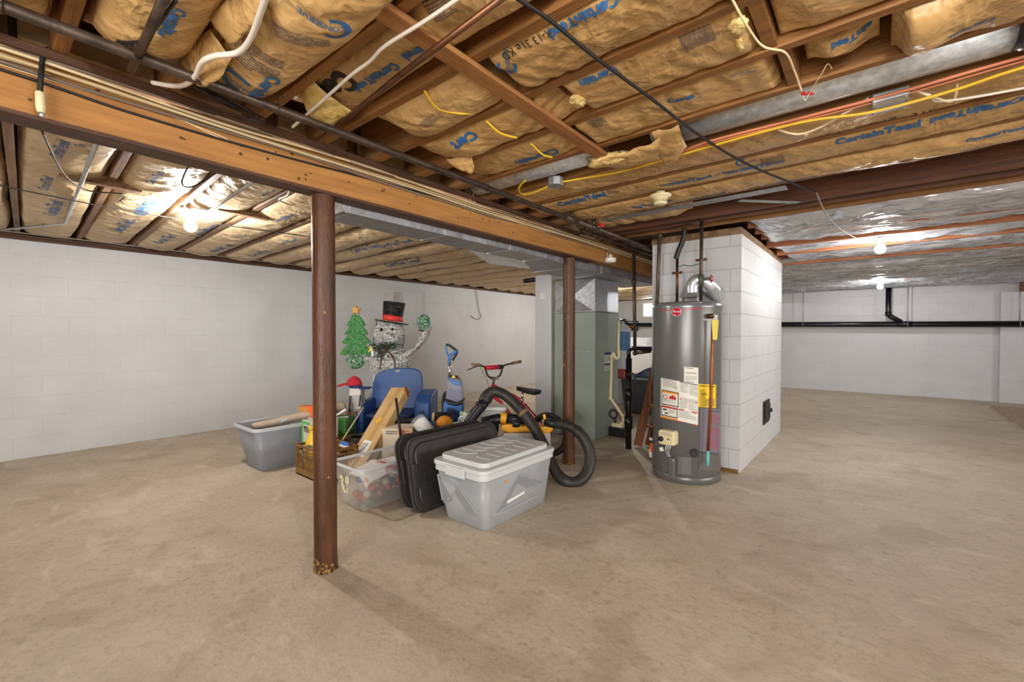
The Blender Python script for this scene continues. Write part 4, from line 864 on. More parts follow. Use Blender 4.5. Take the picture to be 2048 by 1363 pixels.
for cx, cy, w, h, r_ in ((1341, 768, 28, 16, 7), (1370, 775, 15, 22, 12), (1387, 780, 15, 22, 12), (1378, 802, 30, 9, 5), (1369, 812, 14, 14, 8), (1386, 815, 16, 14, 8), (1376, 831, 32, 16, 9), (1340, 804, 26, 6, 3), (1346, 826, 12, 9, 5)):
    fine_print(mb, wfn(cx, cy, S, .0026), w, h, r_, 5, int(cx))
fine_print(mb, wfn(1353, 777, S, .003), 8, 3, 1, 3, 73)
mb.build('instruction_label', LM, wh, False)
mb = MB(); wpatch(mb, 1369, 1396, 733, 768, 0, sl=.06); fine_print(mb, wfn(1382, 736, .06, .002), 23, 3.2, 1, 3, 74); fine_print(mb, wfn(1382, 746, .06, .002), 21, 3, 1, 3, 75); fine_print(mb, wfn(1382, 757, .06, .002), 22, 11, 6, 5, 8); fine_print(mb, wfn(1380, 764, .06, .002), 17, 2.6, 1, 3, 76); mb.build('rating_label', LM, wh, False)
mb = MB(); wpatch(mb, 1396.5, 1430, 767, 813, 4, sl=0.0); put_text(mb, 'ENERGYGUIDE', wfn(1413, 771), 4.4, 3, .03); fine_print(mb, wfn(1411, 787, 0, .002), 20, 4, 1, 3, 77); fine_print(mb, wfn(1405, 795, 0, .002), 12, 34, 16, 3, 3); fine_print(mb, wfn(1419, 803, 0, .002), 18, 16, 7, 3, 9); mb.build('energy_label', LM, wh, False)
pm = [mat('clear document pouch', C(150, 140, 156), .25, alpha=.6), mat('pink pouch print', C(176, 70, 92), .6), LM[3]]
mb = MB(); wpatch(mb, 1400, 1441.8, 815, 901, 0, .002, n=16)
for cy, h, r_ in ((835, 18, 9), (861, 20, 10), (884, 22, 11)): fine_print(mb, wfn(1428, cy, 0, .003), 20, h, r_, 1, cy)
fine_print(mb, wfn(1426, 820, 0, .003), 26, 3, 1, 2, 2); mb.build('document_pouch', pm, wh, False)
mb = MB(); wpatch(mb, 1423, 1432, 630, 650, 0, .002); fine_print(mb, wfn(1427.5, 640, 0, .003), 7, 15, 8, 5, 4); mb.build('small_tag', LM, wh, False)
em = [mat('emblem red', C(196, 20, 40), .3), mat('emblem silver', C(206, 204, 200), .3, metal=.3), mat('emblem plate print', C(120, 118, 114), .4)]
mb = MB(); wpatch(mb, 1318, 1402, 606, 613, 1, .0012, -.02, 14); wpatch(mb, 1320, 1345, 617, 618.6, 0, .002, .08, 6); wpatch(mb, 1361, 1402, 619, 620.6, 0, .002, -.10, 8)
f_ = wfn(1353.5, 622.5, 0, .0026); n = 28
mb.add([f_(9.6 * math.cos(6.283 * i / n), 9.6 * math.sin(6.283 * i / n)) for i in range(n)], [tuple(range(n))], 1)
f_ = wfn(1353.5, 622.5, 0, .0036); mb.add([f_(8.6 * math.cos(6.283 * i / n), 8.6 * math.sin(6.283 * i / n)) for i in range(n)], [tuple(range(n))], 0)
put_text(mb, 'Rheem', wfn(1354.5, 622, 0, .0046), 5.6, 1, .03)
f_ = wfn(1350, 627, 0, .0046); mb.add([f_(0, 9), f_(1.6, 7), f_(.5, 4.5), f_(-1.5, 6)], [(0, 1, 2, 3)], 1); mb.add([f_(-2, -.5), f_(3, -.5), f_(1, -3.5)], [(0, 1, 2)], 1)
fine_print(mb, wfn(1362, 609.5, -.02, .0022), 46, 3.4, 1, 2, 78); mb.build('emblem', em, wh, False)
# gas control, drain valve, access covers
def radial(px_, z):       # frame on the jacket: x tangent, y up, z outwards
    p = Vector(wsurf(px_, z, 0)); o = Vector((p.x, p.y, 0)).normalized(); t = Vector((0, 0, 1)).cross(o); 
    M = Matrix((t, Vector((0, 0, 1)), o)).transposed().to_4x4(); M.translation = p; return M
M1 = radial(1344, zof(877, 1344))
mb = MB(); mb.prism(rrect(-.07, .07, -.06, .062, .022, 4), 0, .085, 0, M1); gc_ = mb.build('gas_control', G['ivory'], wh, False, bevel=.012)
mb = MB(); mb.lathe([(.022, .0), (.022, .012), (.018, .016), (0, .016)], 16, 0, M1 @ Matrix.Translation((-.042, -.012, .085))); mb.build('control_dial', G['black'], gc_, False); mb = MB(); mb.lathe([(.006, 0), (.006, .006), (0, .006)], 10, 0, M1 @ Matrix.Translation((.022, -.005, .085))); mb.build('control_button', G['black'], gc_, False); mb = MB()
mb.lathe([(.011, 0), (.011, .02), (0, .02)], 12, 0, M1 @ Matrix.Translation((.03, -.055, .05))); mb.build('control_knob', G['black'], gc_, False); mb = MB(); mb.lathe([(.008, 0), (.008, .02), (0, .02)], 12, 0, M1 @ Matrix.Translation((-.04, -.05, .06))); mb.build('control_knob', G['black'], gc_, False)
mb = MB(); f_ = lambda x, y: tuple(M1 @ Vector((x, y + .035, .0856))); fine_print(mb, f_, .10, .03, 3, 0, 6); mb.build('control_print', LM[5], gc_, False)
mb = MB()
for i in range(3): mb = MB(); mb.tube(spline([tuple(M1 @ Vector((-.01 + .02 * i, -.06, .05))), tuple(M1 @ Vector((-.015 + .014 * i, -.11, .06))), tuple(M1 @ Vector((.0 + .01 * i, -.16, .045)))]), .005, 6); mb.build('burner_tube', G['galv'], wh, False)
mb = MB(); mb.box(-.03, .005, -.02, .012, 0, .002, 0, M1 @ Matrix.Translation((-.035, -.095, .07)) @ Matrix.Rotation(.35, 4, 'Z')); mb.build('paper_tag', LM[0], wh, False)
mb = MB(); mb.tube([tuple(M1 @ Vector((-.07, -.005, .03))), (gx(.17) + .05 - WX, 4.07 - WY, .19)], .007, 8); mb.build('gas_inlet', G['iron'], wh, False)
M2 = radial(1349, .13); mb = MB(); mb.prism(rrect(-.028, .028, -.095, .085, .02, 4), 0, .045, 0, M2); mb.build('combustion_shield', tank_m, wh, False, bevel=.01)
for a in ((1358, 1384, 916, 952), (1398, 1438, 905, 938), (1327, 1342, 912, 950)): mb = MB(); wpatch(mb, *a, 0, .003, n=14); mb.build('access_cover', tank_m, wh, False, solid=.003)
M3 = radial(1389, zof(906, 1389)); mb = MB(); mb.lathe([(.034, 0), (.034, .02), (.026, .024), (.026, .05), (.018, .05), (.012, .03), (0, .03)], 18, 0, M3); mb.build('drain_valve', mat('dark grey fitting', C(60, 58, 58), .45), wh, False)
M4 = radial(1414, 1.39); mb = MB(); mb.lathe([(.02, 0), (.02, .05), (0, .05)], 12, 0, M4); mb.build('relief_valve', mat('dark brass', C(80, 58, 36), .45, metal=.6), wh, False)
def wp(px_, y, out): v = Vector(wsurf(px_, zof(y, px_), out)); return v
mb = MB(); mb.tube([wp(1415, 640, .05), wp(1414, 700, .05), wp(1412.5, 800, .05), wp(1409, 900, .045)], .012, 12); mb.build('relief_pipe', mat('orange copper', C(150, 88, 48), .4, metal=.6, col2=C(120, 72, 38), scale=10.), wh, False)
mb = MB(); mb.frustum((-.016, .016, -.008, .008), (-.026, .026, -.01, .01), -.16, 0.0, 0, Matrix.Translation(wp(1416, 640, .066)) @ Matrix.Rotation(ang_cam + math.pi / 2, 4, 'Z')); mb.build('yellow_tag', mat('yellow tag', C(226, 206, 92), .6), wh, False)
mb = MB(); mb.tube([wp(1409, 897, .045), wp(1408.5, 926, .045)], [.013, .015], 10); mb.build('tape_end', mat('turquoise tape', C(110, 186, 184), .6), wh, False)
# water connections
for name, px_, lab in (('hot_water_pipe', 1354, 'copper pipe with black foam rising from the left of the water heater top'), ('cold_water_pipe', 1402, 'dark copper pipe with red valve rising from the right of the water heater top')):
    base = at_y(px_, 598, 3.98 if px_ < 1380 else 3.86); x, y = base.x, base.y
    t = thing(name, lab, 'pipe', (x, y, 1.52)); mb = MB()
    if px_ < 1380:
        mb.tube([(x, y, 1.522), (x, y, 1.93)], .0125, 12); mb.build('pipe', G['copper'], t)
        mb = MB(); mb.tube(spline([(x - .01, y, 1.915), (x + .01, y, 1.98), (x + .05, y, 2.08), (x + .06, y, 2.175)]), .022, 12); mb.build('foam_sleeve', G['black'], t)
        zc = 1.79
    else:
        mb.tube([(x, y, 1.522), (x, y, 2.20)], .0145, 12); mb.tube([(x, y, 2.165), (x - .12, y + .02, 2.185), (x - .32, y + .08, 2.18)], .006, 8); mb.build('pipe', G['iron'], t)
        mb = MB(); mb.cyl((x, y, 1.66), (x, y, 1.74), .021, n=12); mb.cyl((x, y, 1.70), (x + .075, y - .01, 1.70), .013, n=10); mb.build('valve_body', mat('green brass', C(92, 104, 84), .5, metal=.5), t)
        mb = MB(); mb.tube([(x + .085, y - .012 + .026 * math.cos(k * .5236), 1.70 + .026 * math.sin(k * .5236)) for k in range(12)], .006, 8, closed=True); mb.cyl((x + .075, y - .01, 1.70), (x + .09, y - .012, 1.70), .009, n=8); mb.build('valve_wheel', mat('dark red paint', C(140, 24, 34), .4), t)
        zc = 1.865
    mb = MB(); mb.cyl((x - .035, y, zc), (x + .035, y, zc), .009, n=8); mb.sphere((x - .036, y, zc), .013, n=8); mb.sphere((x + .036, y, zc), .013, n=8); mb.build('bonding_clamp', mat('bronze clamp', C(110, 78, 56), .45, metal=.6), t)
a = at_y(1354, 535, 3.97); b2 = at_y(1402, 535, 3.86)
cable('bonding_wire', [(a.x, 3.97, 1.83), (a.x + .06, 3.955, 1.85), (a.x + .13, 3.91, 1.83), (b2.x - .01, 3.865, 1.835)], .004, mat('green insulation', C(84, 120, 92), .5), 'green bonding wire linking the two water pipes above the heater', 'wire', k=6)
fl = thing('flue', 'corrugated metal flue elbow on top of the water heater going into the chimney', 'flue', (WX - .03, WY, 1.523))
fx, fy = at_y(1384, 575, 3.95).x, 3.95
mb = MB(); mb.frustum((fx - .085, fx + .085, fy - .085, fy + .085), (fx - .055, fx + .055, fy - .055, fy + .055), 1.56, 1.60)
for sx in (-.07, .07):
    for sy in (-.07, .07): mb.box(fx + sx - .006, fx + sx + .006, fy + sy - .006, fy + sy + .006, 1.521, 1.565)
mb.build('draft_hood', G['galv'], fl)
path = spline([(fx, fy, 1.595), (fx, fy, 1.655), (fx + .02, fy + .005, 1.695), (fx + .05, fy + .01, 1.71), (fx + .08, fy + .05, 1.69), (fx + .105, fy + .13, 1.65), (fx + .115, fy + .24, 1.615), (fx + .115, 4.325, 1.60)], 7)
mb = MB(); mb.tube(path, [.052 + .003 * (i % 2) + (.016 * min(1, max(0, (i - 20) / 14))) for i in range(len(path))], 20); mb.build('elbow_pipe', G['galv'], fl)
# board lying on the floor at the far right
mb = MB(); mb.prism([(1.53, 10.95), (1.52, 8.5), (2.3, 8.5), (2.3, 10.95)], .004, .022); single('plywood_sheet', mb, mat('thin tan plywood', C(176, 154, 128), .6, col2=C(162, 140, 114), scale=6., stretch=(6, 1, 1)), 'flat tan board lying on the floor at the far right', 'board', bevel=.001)
# ================================================================ the heap of stored things
def frame(px_, d):
    """floor point below photo column px_ at distance d, and a mapper from photo pixels to the local upright frame there"""
    p = FH * d + RT * ((px_ - CX) / F * d); yf = 666.1 + CAMH * F / d; k = d / F
    return (p.x, p.y, 0), (lambda x, y, dy=0.: ((x - px_) * k * (1 + dy / d), dy, (yf - y) * k + (CAMH - (yf - y) * k) * 0)), k
def stand(name, label, cat, px_, d, group=None, rz=0.):
    loc, L, k = frame(px_, d); return thing(name, label, cat, loc, YAW + rz, group), L, k
def tubshell(b, t, z0, z1, r=.05, th=.004, n=5):
    """hollow rounded tub with real wall thickness; b,t = outer (x0,x1,y0,y1)"""
    mb = MB()
    def loop(q, z, ins): return [(x, y, z) for x, y in rrect(q[0] + ins, q[1] - ins, q[2] + ins, q[3] - ins, max(.005, r - ins), n)]
    rings = [loop(b, z0, .012), loop(b, z0 + .012, 0), loop(t, z1, 0), loop(t, z1, th), loop(b, z0 + .014, th), loop(b, z0 + th + .002, .014)]
    m = len(rings[0]); vs = [v for q in rings for v in q]; fs = []
    for i in range(len(rings) - 1):
        for j in range(m): fs.append((i * m + j, i * m + (j + 1) % m, (i + 1) * m + (j + 1) % m, (i + 1) * m + j))
    mb.add(vs, fs, 0, True); mb.add(rings[0], [tuple(range(m))[::-1]]); mb.add(rings[-1], [tuple(range(m))]); return mb
def rim(q, z0, z1, out=.012, r=.06, ins=.006):
    """open rolled rim"""
    mb = MB(); o = rrect(q[0] - out, q[1] + out, q[2] - out, q[3] + out, r, 5); i_ = rrect(q[0] + ins, q[1] - ins, q[2] + ins, q[3] - ins, max(.01, r - out - ins), 5); m = len(o)
    vs = [(x, y, z0) for x, y in o] + [(x, y, z1) for x, y in o] + [(x, y, z1) for x, y in i_] + [(x, y, z0) for x, y in i_]; fs = []
    for a in range(4):
        for j in range(m): fs.append((a * m + j, a * m + (j + 1) % m, ((a + 1) % 4) * m + (j + 1) % m, ((a + 1) % 4) * m + j))
    return mb.add(vs, fs)
frost = mat('frosted clear plastic', C(168, 172, 174), .35, alpha=.78, col2=C(180, 184, 185), scale=3.)
frost2 = mat('thin clear plastic', C(216, 216, 212), .3, alpha=.19)
frost3 = mat('grey translucent plastic', C(134, 137, 143), .38, alpha=.84, col2=C(150, 153, 159), scale=3.)
lidw = mat('white lid plastic', C(208, 211, 211), .34, alpha=.93)
# ---- large clear bin with lid
b = thing('storage_bin', 'large clear plastic bin with a white ribbed lid, nearest of the stored things', 'bin', (-2.07, 2.34, 0))
q = (-2.255, -1.868, 2.005, 2.675); t = (-2.30, -1.84, 1.955, 2.725)
mb = tubshell(q, t, 0, .372); mb.build('body', frost, b)
mb = MB()      # embossed triangles on the sides
def side_pt(face, s, z, off=.0015):
    k = z / .372
    if face == 'y': x0, x1 = q[0] + (t[0] - q[0]) * k, q[1] + (t[1] - q[1]) * k; return (x0 + (x1 - x0) * s, q[2] + (t[2] - q[2]) * k - off, z)
    y0, y1 = q[2] + (t[2] - q[2]) * k, q[3] + (t[3] - q[3]) * k; return (q[1] + (t[1] - q[1]) * k + off, y0 + (y1 - y0) * s, z)
for face, seg in (('y', ((.08, .30, .5, .25), (.5, .25, .86, .10), (.10, .10, .45, .24), (.05, .12, .05, .30))), ('x', ((.10, .09, .45, .30), (.45, .30, .9, .17), (.10, .09, .92, .17), (.20, .085, .80, .085)))):
    for s0, z0, s1, z1 in seg:
        A, B_ = Vector(side_pt(face, s0, z0)), Vector(side_pt(face, s1, z1)); mb.bar(A, B_, .006, .012)
mb.build('embossed_rib', frost, b)
mb = MB()
for face, poly in (('y', ((.42, .27), (.84, .09), (.62, .09), (.40, .19))), ('y', ((.06, .28), (.30, .14), (.06, .10))), ('x', ((.12, .10), (.45, .30), (.88, .17), (.60, .175), (.44, .235), (.26, .10)))):
    P = [side_pt(face, s0, z0, .001) for s0, z0 in poly]; mb.add(P, [tuple(range(len(P)))])
mb.build('embossed_panel', mat('darker moulded panel', C(158, 162, 165), .4, alpha=.7), b, solid=.001)
mb = rim(t, .335, .372, .010); mb.build('rim', lidw, b, bevel=.003)
mb = MB(); mb.prism(rrect(t[0] - .016, t[1] + .016, t[2] - .018, t[3] + .018, .06, 6), .3725, .402); 
mb.prism(rrect(t[0] + .018, t[1] - .018, t[2] + .025, t[3] - .025, .06, 6), .4025, .436); lid_ = mb.build('lid', lidw, b, bevel=.008, seg=3)
for i in range(6):
    mb = MB()
    y = 2.08 + .095 * i
    pts = [(t[0] + .06, y, .4385), (-2.13, y, .4385), (-2.07, y + (.07 if i < 5 else .03), .4385), (-2.01, y, .4385), (t[1] - .06, y, .4385)]
    for a, c in zip(pts, pts[1:]): mb.bar(a, c, .014, .004)
    mb.build('lid_rib', lidw, lid_, bevel=.002)
mb = MB(); mb.box(-2.16, -1.98, 1.928, 1.9365, .33, .395); mb.build('latch', lidw, lid_, bevel=.003)
mb = MB(); P = [side_pt('x', s, z, .0035) for s, z in ((.30, .13), (.56, .145), (.56, .165), (.30, .15))]; mb.add(P, [(0, 1, 2, 3)]); mb.build('white_sticker', stk[0], b)
mb = MB(); P = [Vector(side_pt('x', .28, .285, .0035)) + Vector((0, .013 * math.cos(i * .7), .012 * math.sin(i * .7))) for i in range(9)]; mb.add(P, [tuple(range(9))]); mb.build('orange_dot', mat('orange dot', C(220, 150, 90), .6), b)
# ---- black lids leaning together
blk_m = mat('black bin lid plastic', C(46, 45, 43), .42, col2=C(58, 56, 53), scale=4., bump=.08)
def lid(xb, xt, h, y0, y1, m, label, name='bin_lid'):
    th = .042; ang = math.atan2(xb - xt, h); L = math.hypot(h, xb - xt)
    loc = (xb, (y0 + y1) / 2, .004 + .0)
    o = thing(name, label, 'lid', loc, 0, None)
    R_ = Matrix(((math.cos(ang), 0, -math.sin(ang), 0), (0, 1, 0, 0), (math.sin(ang), 0, math.cos(ang), 0), (0, 0, 0, 1))) 
    # local: u across thickness (x), v along y, w up the slope (z)
    S = R_ @ Matrix(((0, 0, 1, 0), (1, 0, 0, 0), (0, 1, 0, 0), (0, 0, 0, 1)))
    w = y1 - y0; mb = MB()
    mb.prism(rrect(-w / 2, w / 2, 0, L, .10, 7), -.02, .0, 0, S); mb.prism(rrect(-w / 2 + .012, w / 2 - .012, .012, L - .012, .095, 7), 0, .016, 0, S)
    mb.build('rim', m, o, False, bevel=.006)
    mb = MB(); mb.prism(rrect(-w / 2 + .045, w / 2 - .045, .045, L - .045, .08, 7), .0165, .034, 0, S); mb.build('raised_panel', m, o, False, bevel=.010, seg=3)
    mb = MB(); 
    for k in range(3): mb.box(-w / 2 + .10, w / 2 - .10, L * .5 - .07 + .06 * k, L * .5 - .05 + .06 * k, .0345, .041, 0, S)
    mb.prism(rrect(-w / 2 + .008, -w / 2 + .05, L * .5 - .085, L * .5 + .085, .015, 3), .0165, .04, 0, S); mb.build('grip_ribs', m, o, False, bevel=.003)
    return o
lid(-2.395, -2.50, .515, 1.865, 2.80, blk_m, 'black bin lid leaning on edge, touching the clear bin with the white lid')
lid(-2.515, -2.64, .51, 1.875, 2.78, blk_m, 'second black bin lid, behind the one nearest the clear bin')
lid(-2.60, -2.665, .29, 1.93, 2.2, mat('dark green plastic', C(20, 62, 50), .45), 'dark green bin lid hidden behind the two black lids')
# ---- clear bin marked 24
b = thing('storage_bin', 'open low clear bin with 24 written on its end, full of decorations', 'bin', (-2.89, 1.95, 0))
q2 = (-3.045, -2.735, 1.69, 2.22); t2 = (-3.085, -2.70, 1.64, 2.27)
tubshell(q2, t2, 0, .315, .04).build('body', frost2, b); rim(t2, .298, .318, .008, .05).build('rim', lidw, b, bevel=.003)
mb = MB(); mb.tube(spline([(-2.925 + .042 * x, 1.677 - .04 * z / .2, z) for x, z in ((-.4, .215), (.0, .235), (.35, .215), (.0, .185), (.0, .15), (.3, .12), (.9, .12), (1.3, .15))]), .006, 6); mb.tube(spline([(-2.925 + .042 * x, 1.645, z) for x, z in ((1.0, .235), (1.05, .20), (1.6, .195), (1.6, .24))]), .006, 6)
mb.build('painted_number', mat('cream paint', C(226, 216, 178), .6), b)
rg = random.Random(8)
cont = thing('decoration_bag', 'white and red printed plastic bag on top inside the bin marked 24', 'bag', (-2.89, 1.93, .19))
mb = MB(); mb.grid(lambda u, v: (-3.03 + .28 * u, 1.72 + .46 * v, .255 + .035 * noise.noise(Vector((u * 3, v * 4, 1))) + .02 * math.sin(u * 3) - .05 * (abs(2 * u - 1) ** 6 + abs(2 * v - 1) ** 6)), 22, 26)
mb.build('film', mat('printed bag', C(226, 224, 222), .3, col2=C(206, 120, 118), scale=7., mix=(.55, .62)), cont, solid=.003)
for i in range(26):
    mb = MB(); r = rg.uniform(.026, .04); x, y, z = rg.uniform(-2.99, -2.79), rg.uniform(1.75, 2.16), .03 + rg.random() * .15
    mb.sphere((x, y, z), r, n=12); c = rg.choice([(170, 44, 44), (60, 96, 62), (196, 186, 160), (160, 90, 60), (90, 110, 140), (186, 170, 150)])
    nm = 'ornament colour %d %d %d' % c; mm = bpy.data.materials.get(nm) or mat(nm, C(*c), .5)
    single('ornament', mb, mm, 'round ornament seen dimly through the side of the bin marked 24', 'ornament', 'ornaments in the bin marked 24')
# ---- grey translucent bin on the left with a roll in it
b = thing('storage_bin', 'tall grey translucent bin at the left end of the stored things', 'bin', (-4.43, 1.95, 0))
q3 = (-4.625, -4.262, 1.605, 2.05); t3 = (-4.70, -4.185, 1.53, 2.115)
tubshell(q3, t3, 0, .40, .07).build('body', frost3, b); rim(t3, .372, .402, .014, .08).build('rim', mat('pale grey rim', C(196, 199, 202), .4, alpha=.95), b, bevel=.004)
mb = MB()
for s0, z0, s1, z1 in ((-4.60, .30, -4.40, .12), (-4.57, .30, -4.38, .13), (-4.60, .12, -4.38, .12)): mb.bar((s0, 1.605 - .075 * z0 / .4 + .004, z0), (s1, 1.605 - .075 * z1 / .4 + .004, z1), .005, .008)
mb.build('embossed_rib', frost3, b)
mb = MB(); mb.box(-4.56, -4.32, 1.68, 1.98, .0125, .17); single('dark_contents', mb, mat('dark folded fabric', C(74, 76, 84), .9, bump=.4), 'dark folded fabric lying inside the grey translucent bin', 'fabric', bevel=.03)
A = Vector((-4.50, 1.62, .37)); B_ = at_d(688, 813, 4.75)
mb = MB(); N_ = 24; mb.tube([A.lerp(B_, i / N_) for i in range(N_ + 1)], [.034 + .018 * i / N_ for i in range(N_ + 1)], 20); D_ = (B_ - A).normalized()
r_ = thing('paper_roll', 'long beige rolled carpet lying across from the grey bin to the tower', 'roll', tuple(A)); mb.build('roll', mat('beige roll', C(186, 170, 150), .85, col2=C(168, 150, 130), scale=6., bump=.3), r_)
mb = MB(); 
for k in range(5): mb.tube([B_ + D_ * .001 + (D_.orthogonal().normalized() * math.cos(a) + D_.cross(D_.orthogonal()).normalized() * math.sin(a)) * (.048 - .009 * k) for a in [6.283 * i / 18 for i in range(19)]], .0025, 5)
mb.build('frayed_end', mat('frayed tan backing', C(176, 148, 108), .95, bump=.8), r_)
mb = MB(); mb.tube([at_d(562, 843, 4.25), at_d(600, 830, 4.45)], .010, 8); single('rod', mb, mat('pale blue metal', C(170, 186, 206), .35), 'thin pale blue rod sticking out between the grey bin and the orange board', 'rod')
# ---- lidded grey box with the white and green package on it
b = thing('storage_bin', 'small grey lidded bin squeezed between the left bin and the brown crate', 'bin', (-4.08, 2.1, 0))
mb = MB(); mb.frustum((-4.14, -4.0, 1.93, 2.3), (-4.165, -3.995, 1.90, 2.34), 0, .125); mb.build('body', mat('grey bin plastic', C(150, 152, 156), .4), b, bevel=.008)
mb = MB(); mb.box(-4.172, -3.99, 1.89, 2.35, .126, .148); mb.build('lid', mat('light grey lid plastic', C(178, 180, 184), .4), b, bevel=.006)
mb = MB(); mb.box(-4.10, -4.03, 1.9075, 1.9095, .04, .09); mb.build('label', stk[0], b)
p = thing('package', 'white and green paper package with a big dark m standing on the small grey bin', 'package', (-4.08, 2.05, .149))
mb = MB(); mb.box(-4.168, -3.995, 1.93, 2.2, .149, .435); mb.build('carton', mat('white carton', C(206, 200, 190), .6), p, bevel=.006)
gm = mat('bright green print', C(96, 176, 92), .6)
mb = MB(); mb.box(-4.1685, -4.135, 1.9285, 1.9298, .152, .43); mb.box(-4.135, -4.0, 1.9285, 1.9298, .40, .43); mb.box(-4.03, -4.005, 1.9285, 1.9298, .33, .39)
put_text(mb, 'm', lambda x, y: (-4.08 + y * -.35 + x, 1.9284, .365 + y), .11, 1, .03); mb.build('print', [gm, G['ink_black']], p)
# ---- brown milk crate
cr = mat('brown crate plastic', C(134, 98, 52), .5, col2=C(112, 80, 42), scale=5.)
b = thing('milk_crate', 'brown plastic milk crate with slanted slats behind the nearest column', 'crate', (-3.74, 1.95, 0))
x0, x1, y0, y1, H = -3.975, -3.50, 1.785, 2.115, .268
mb = MB(); mb.box(x0, x1, y0, y1, .004, .014)
mb.build('bottom', cr, b)
mb = MB()
for (ya) in (y0, y1 - .012): mb.box(x0, x1, ya, ya + .012, 0, .062); mb.box(x0, x1, ya, ya + .012, H - .022, H); mb.box(x0, x1, ya, ya + .012, H - .052, H - .040); mb.box(x0, x1, ya, ya + .012, H - .08, H - .066)
for (xa) in (x0, x1 - .012): mb.box(xa, xa + .012, y0 + .0125, y1 - .0125, 0, .062); mb.box(xa, xa + .012, y0 + .0125, y1 - .0125, H - .022, H); mb.box(xa, xa + .012, y0 + .0125, y1 - .0125, H - .06, H - .045)
for xa in (x0, x1 - .02):
    for ya in (y0 - .001, y1 - .019): mb.box(xa, xa + .02, ya, ya + .02, .0, H)
mb.build('frame', cr, b, bevel=.002)
mb = MB()
for k in range(13):
    x = x0 + .01 + k * .036; mb.bar((x, y0 + .006, H - .085), (min(x + .05, x1 - .01), y0 + .006, .06), .008, .010); mb.bar((x, y1 - .006, H - .085), (min(x + .05, x1 - .01), y1 - .006, .06), .008, .010)
for k in range(8):
    y = y0 + .02 + k * .036; mb.bar((x0 + .006, y, H - .06), (x0 + .006, min(y + .05, y1 - .01), .06), .010, .008, up=(1, 0, 0)); mb.bar((x1 - .006, y, H - .06), (x1 - .006, min(y + .05, y1 - .01), .06), .010, .008, up=(1, 0, 0))
mb.build('slats', cr, b)
bt_ = thing('bottle', 'yellow plastic bottle with an oval label standing in the brown crate', 'bottle', (-3.87, 1.88, .015), YAW)
mb = MB(); mb.lathe([(0, 0), (.055, .0), (.06, .01), (.06, .22), (.052, .27), (.026, .33), (.022, .34), (.022, .37)], 24, mat=Matrix.Diagonal((1.0, .7, 1, 1))); bb0 = mb.build('body', mat('yellow bottle', C(232, 190, 40), .35), bt_, False)
mb = MB(); mb.lathe([(.0, .41), (.024, .41), (.025, .371), (0, .371)], 18); mb.build('cap', mat('yellow cap', C(220, 176, 30), .4), bt_, False)
mb = MB(); lf = lambda x, y: (.0615 * math.sin(x / .06), -.0615 * .71 * math.cos(x / .06), .165 + y)
mb.add([lf(.042 * math.cos(6.283 * i / 20), .085 * math.sin(6.283 * i / 20)) for i in range(20)], [tuple(range(20))], 0)
lf2 = lambda x, y: (.063 * math.sin(x / .06), -.063 * .71 * math.cos(x / .06), .165 + y)
mb.add([lf2(-.035, .0), lf2(.035, .0), lf2(.036, .03), lf2(-.036, .03)], [(0, 1, 2, 3)], 1); mb.add([lf2(-.034, -.012), lf2(.034, -.012), lf2(.034, -.002), lf2(-.034, -.002)], [(0, 1, 2, 3)], 2); fine_print(mb, lambda x, y: lf2(x, y - .04), .05, .04, 4, 1, 3)
mb.build('label', [mat('grey green label', C(150, 160, 130), .5), G['ink_black'], G['red']], bb0, False)
fb = thing('cloth_bag', 'pinkish patterned cloth bag at the right end of the brown crate', 'bag', (-3.6, 1.95, .015))
mb = MB(); mb.sphere((-3.60, 1.94, .115), .1, n=20, sc=(.85, 1.2, 1.05))
mb.v = [(x + .012 * noise.noise(Vector((x * 20, y * 20, z * 20))), y + .012 * noise.noise(Vector((y * 20, z * 20, x * 20))), max(.016, z + .01 * noise.noise(Vector((z * 20, x * 20, 0))))) for x, y, z in mb.v]
mb.build('bag_body', mat('patterned pink cloth', C(196, 152, 134), .85, col2=C(96, 62, 48), scale=16., mix=(.48, .54)), fb)
br_ = thing('brush', 'blue and white scrubbing brush lying on top of the brown crate', 'brush', (-3.57, 2.02, .27))
mb = MB(); mb.sphere((-3.58, 2.03, .285), .03, n=16, sc=(2.3, .7, .55)); mb.build('handle', mat('bright blue plastic', C(40, 110, 200), .4), br_)
mb = MB(); mb.box(-3.635, -3.525, 2.015, 2.045, .250, .274); mb.build('bristles', G['white'], br_, bevel=.004)
# ---- open cardboard box and what it holds
cbm = mat('brown cardboard', C(152, 112, 66), .8, col2=C(136, 98, 56), scale=3., bump=.08)
b = thing('cardboard_box', 'open brown cardboard box behind the brown crate with a dowel in it', 'box', (-3.8, 2.3, 0))
x0, x1, y0, y1, H = -3.97, -3.62, 2.13, 2.48, .25
mb = MB(); mb.box(x0, x1, y0, y1, 0, .006); mb.box(x0, x1, y0, y0 + .005, .0062, H); mb.box(x0, x1, y1 - .005, y1, .0062, H); mb.box(x0, x0 + .005, y0 + .0052, y1 - .0052, .0062, H); mb.box(x1 - .005, x1, y0 + .0052, y1 - .0052, .0062, H); mb.build('walls', cbm, b)
mb = MB(); mb.bar((x0 + .175, y1, H), (x0 + .175, y1 + .05, H + .055), .34, .004); mb.build('flap', cbm, b)
bc = thing('black_coil', 'coiled black cord lying in the open cardboard box', 'cord', (-3.79, 2.3, .2)); mb = MB()
for k in range(5): mb.tube([(-3.795 + (.12 - .008 * k) * math.cos(t_), 2.30 + (.11 - .008 * k) * math.sin(t_), .215 + .011 * k) for t_ in [6.283 * i / 28 for i in range(28)]], .009, 7, closed=True)
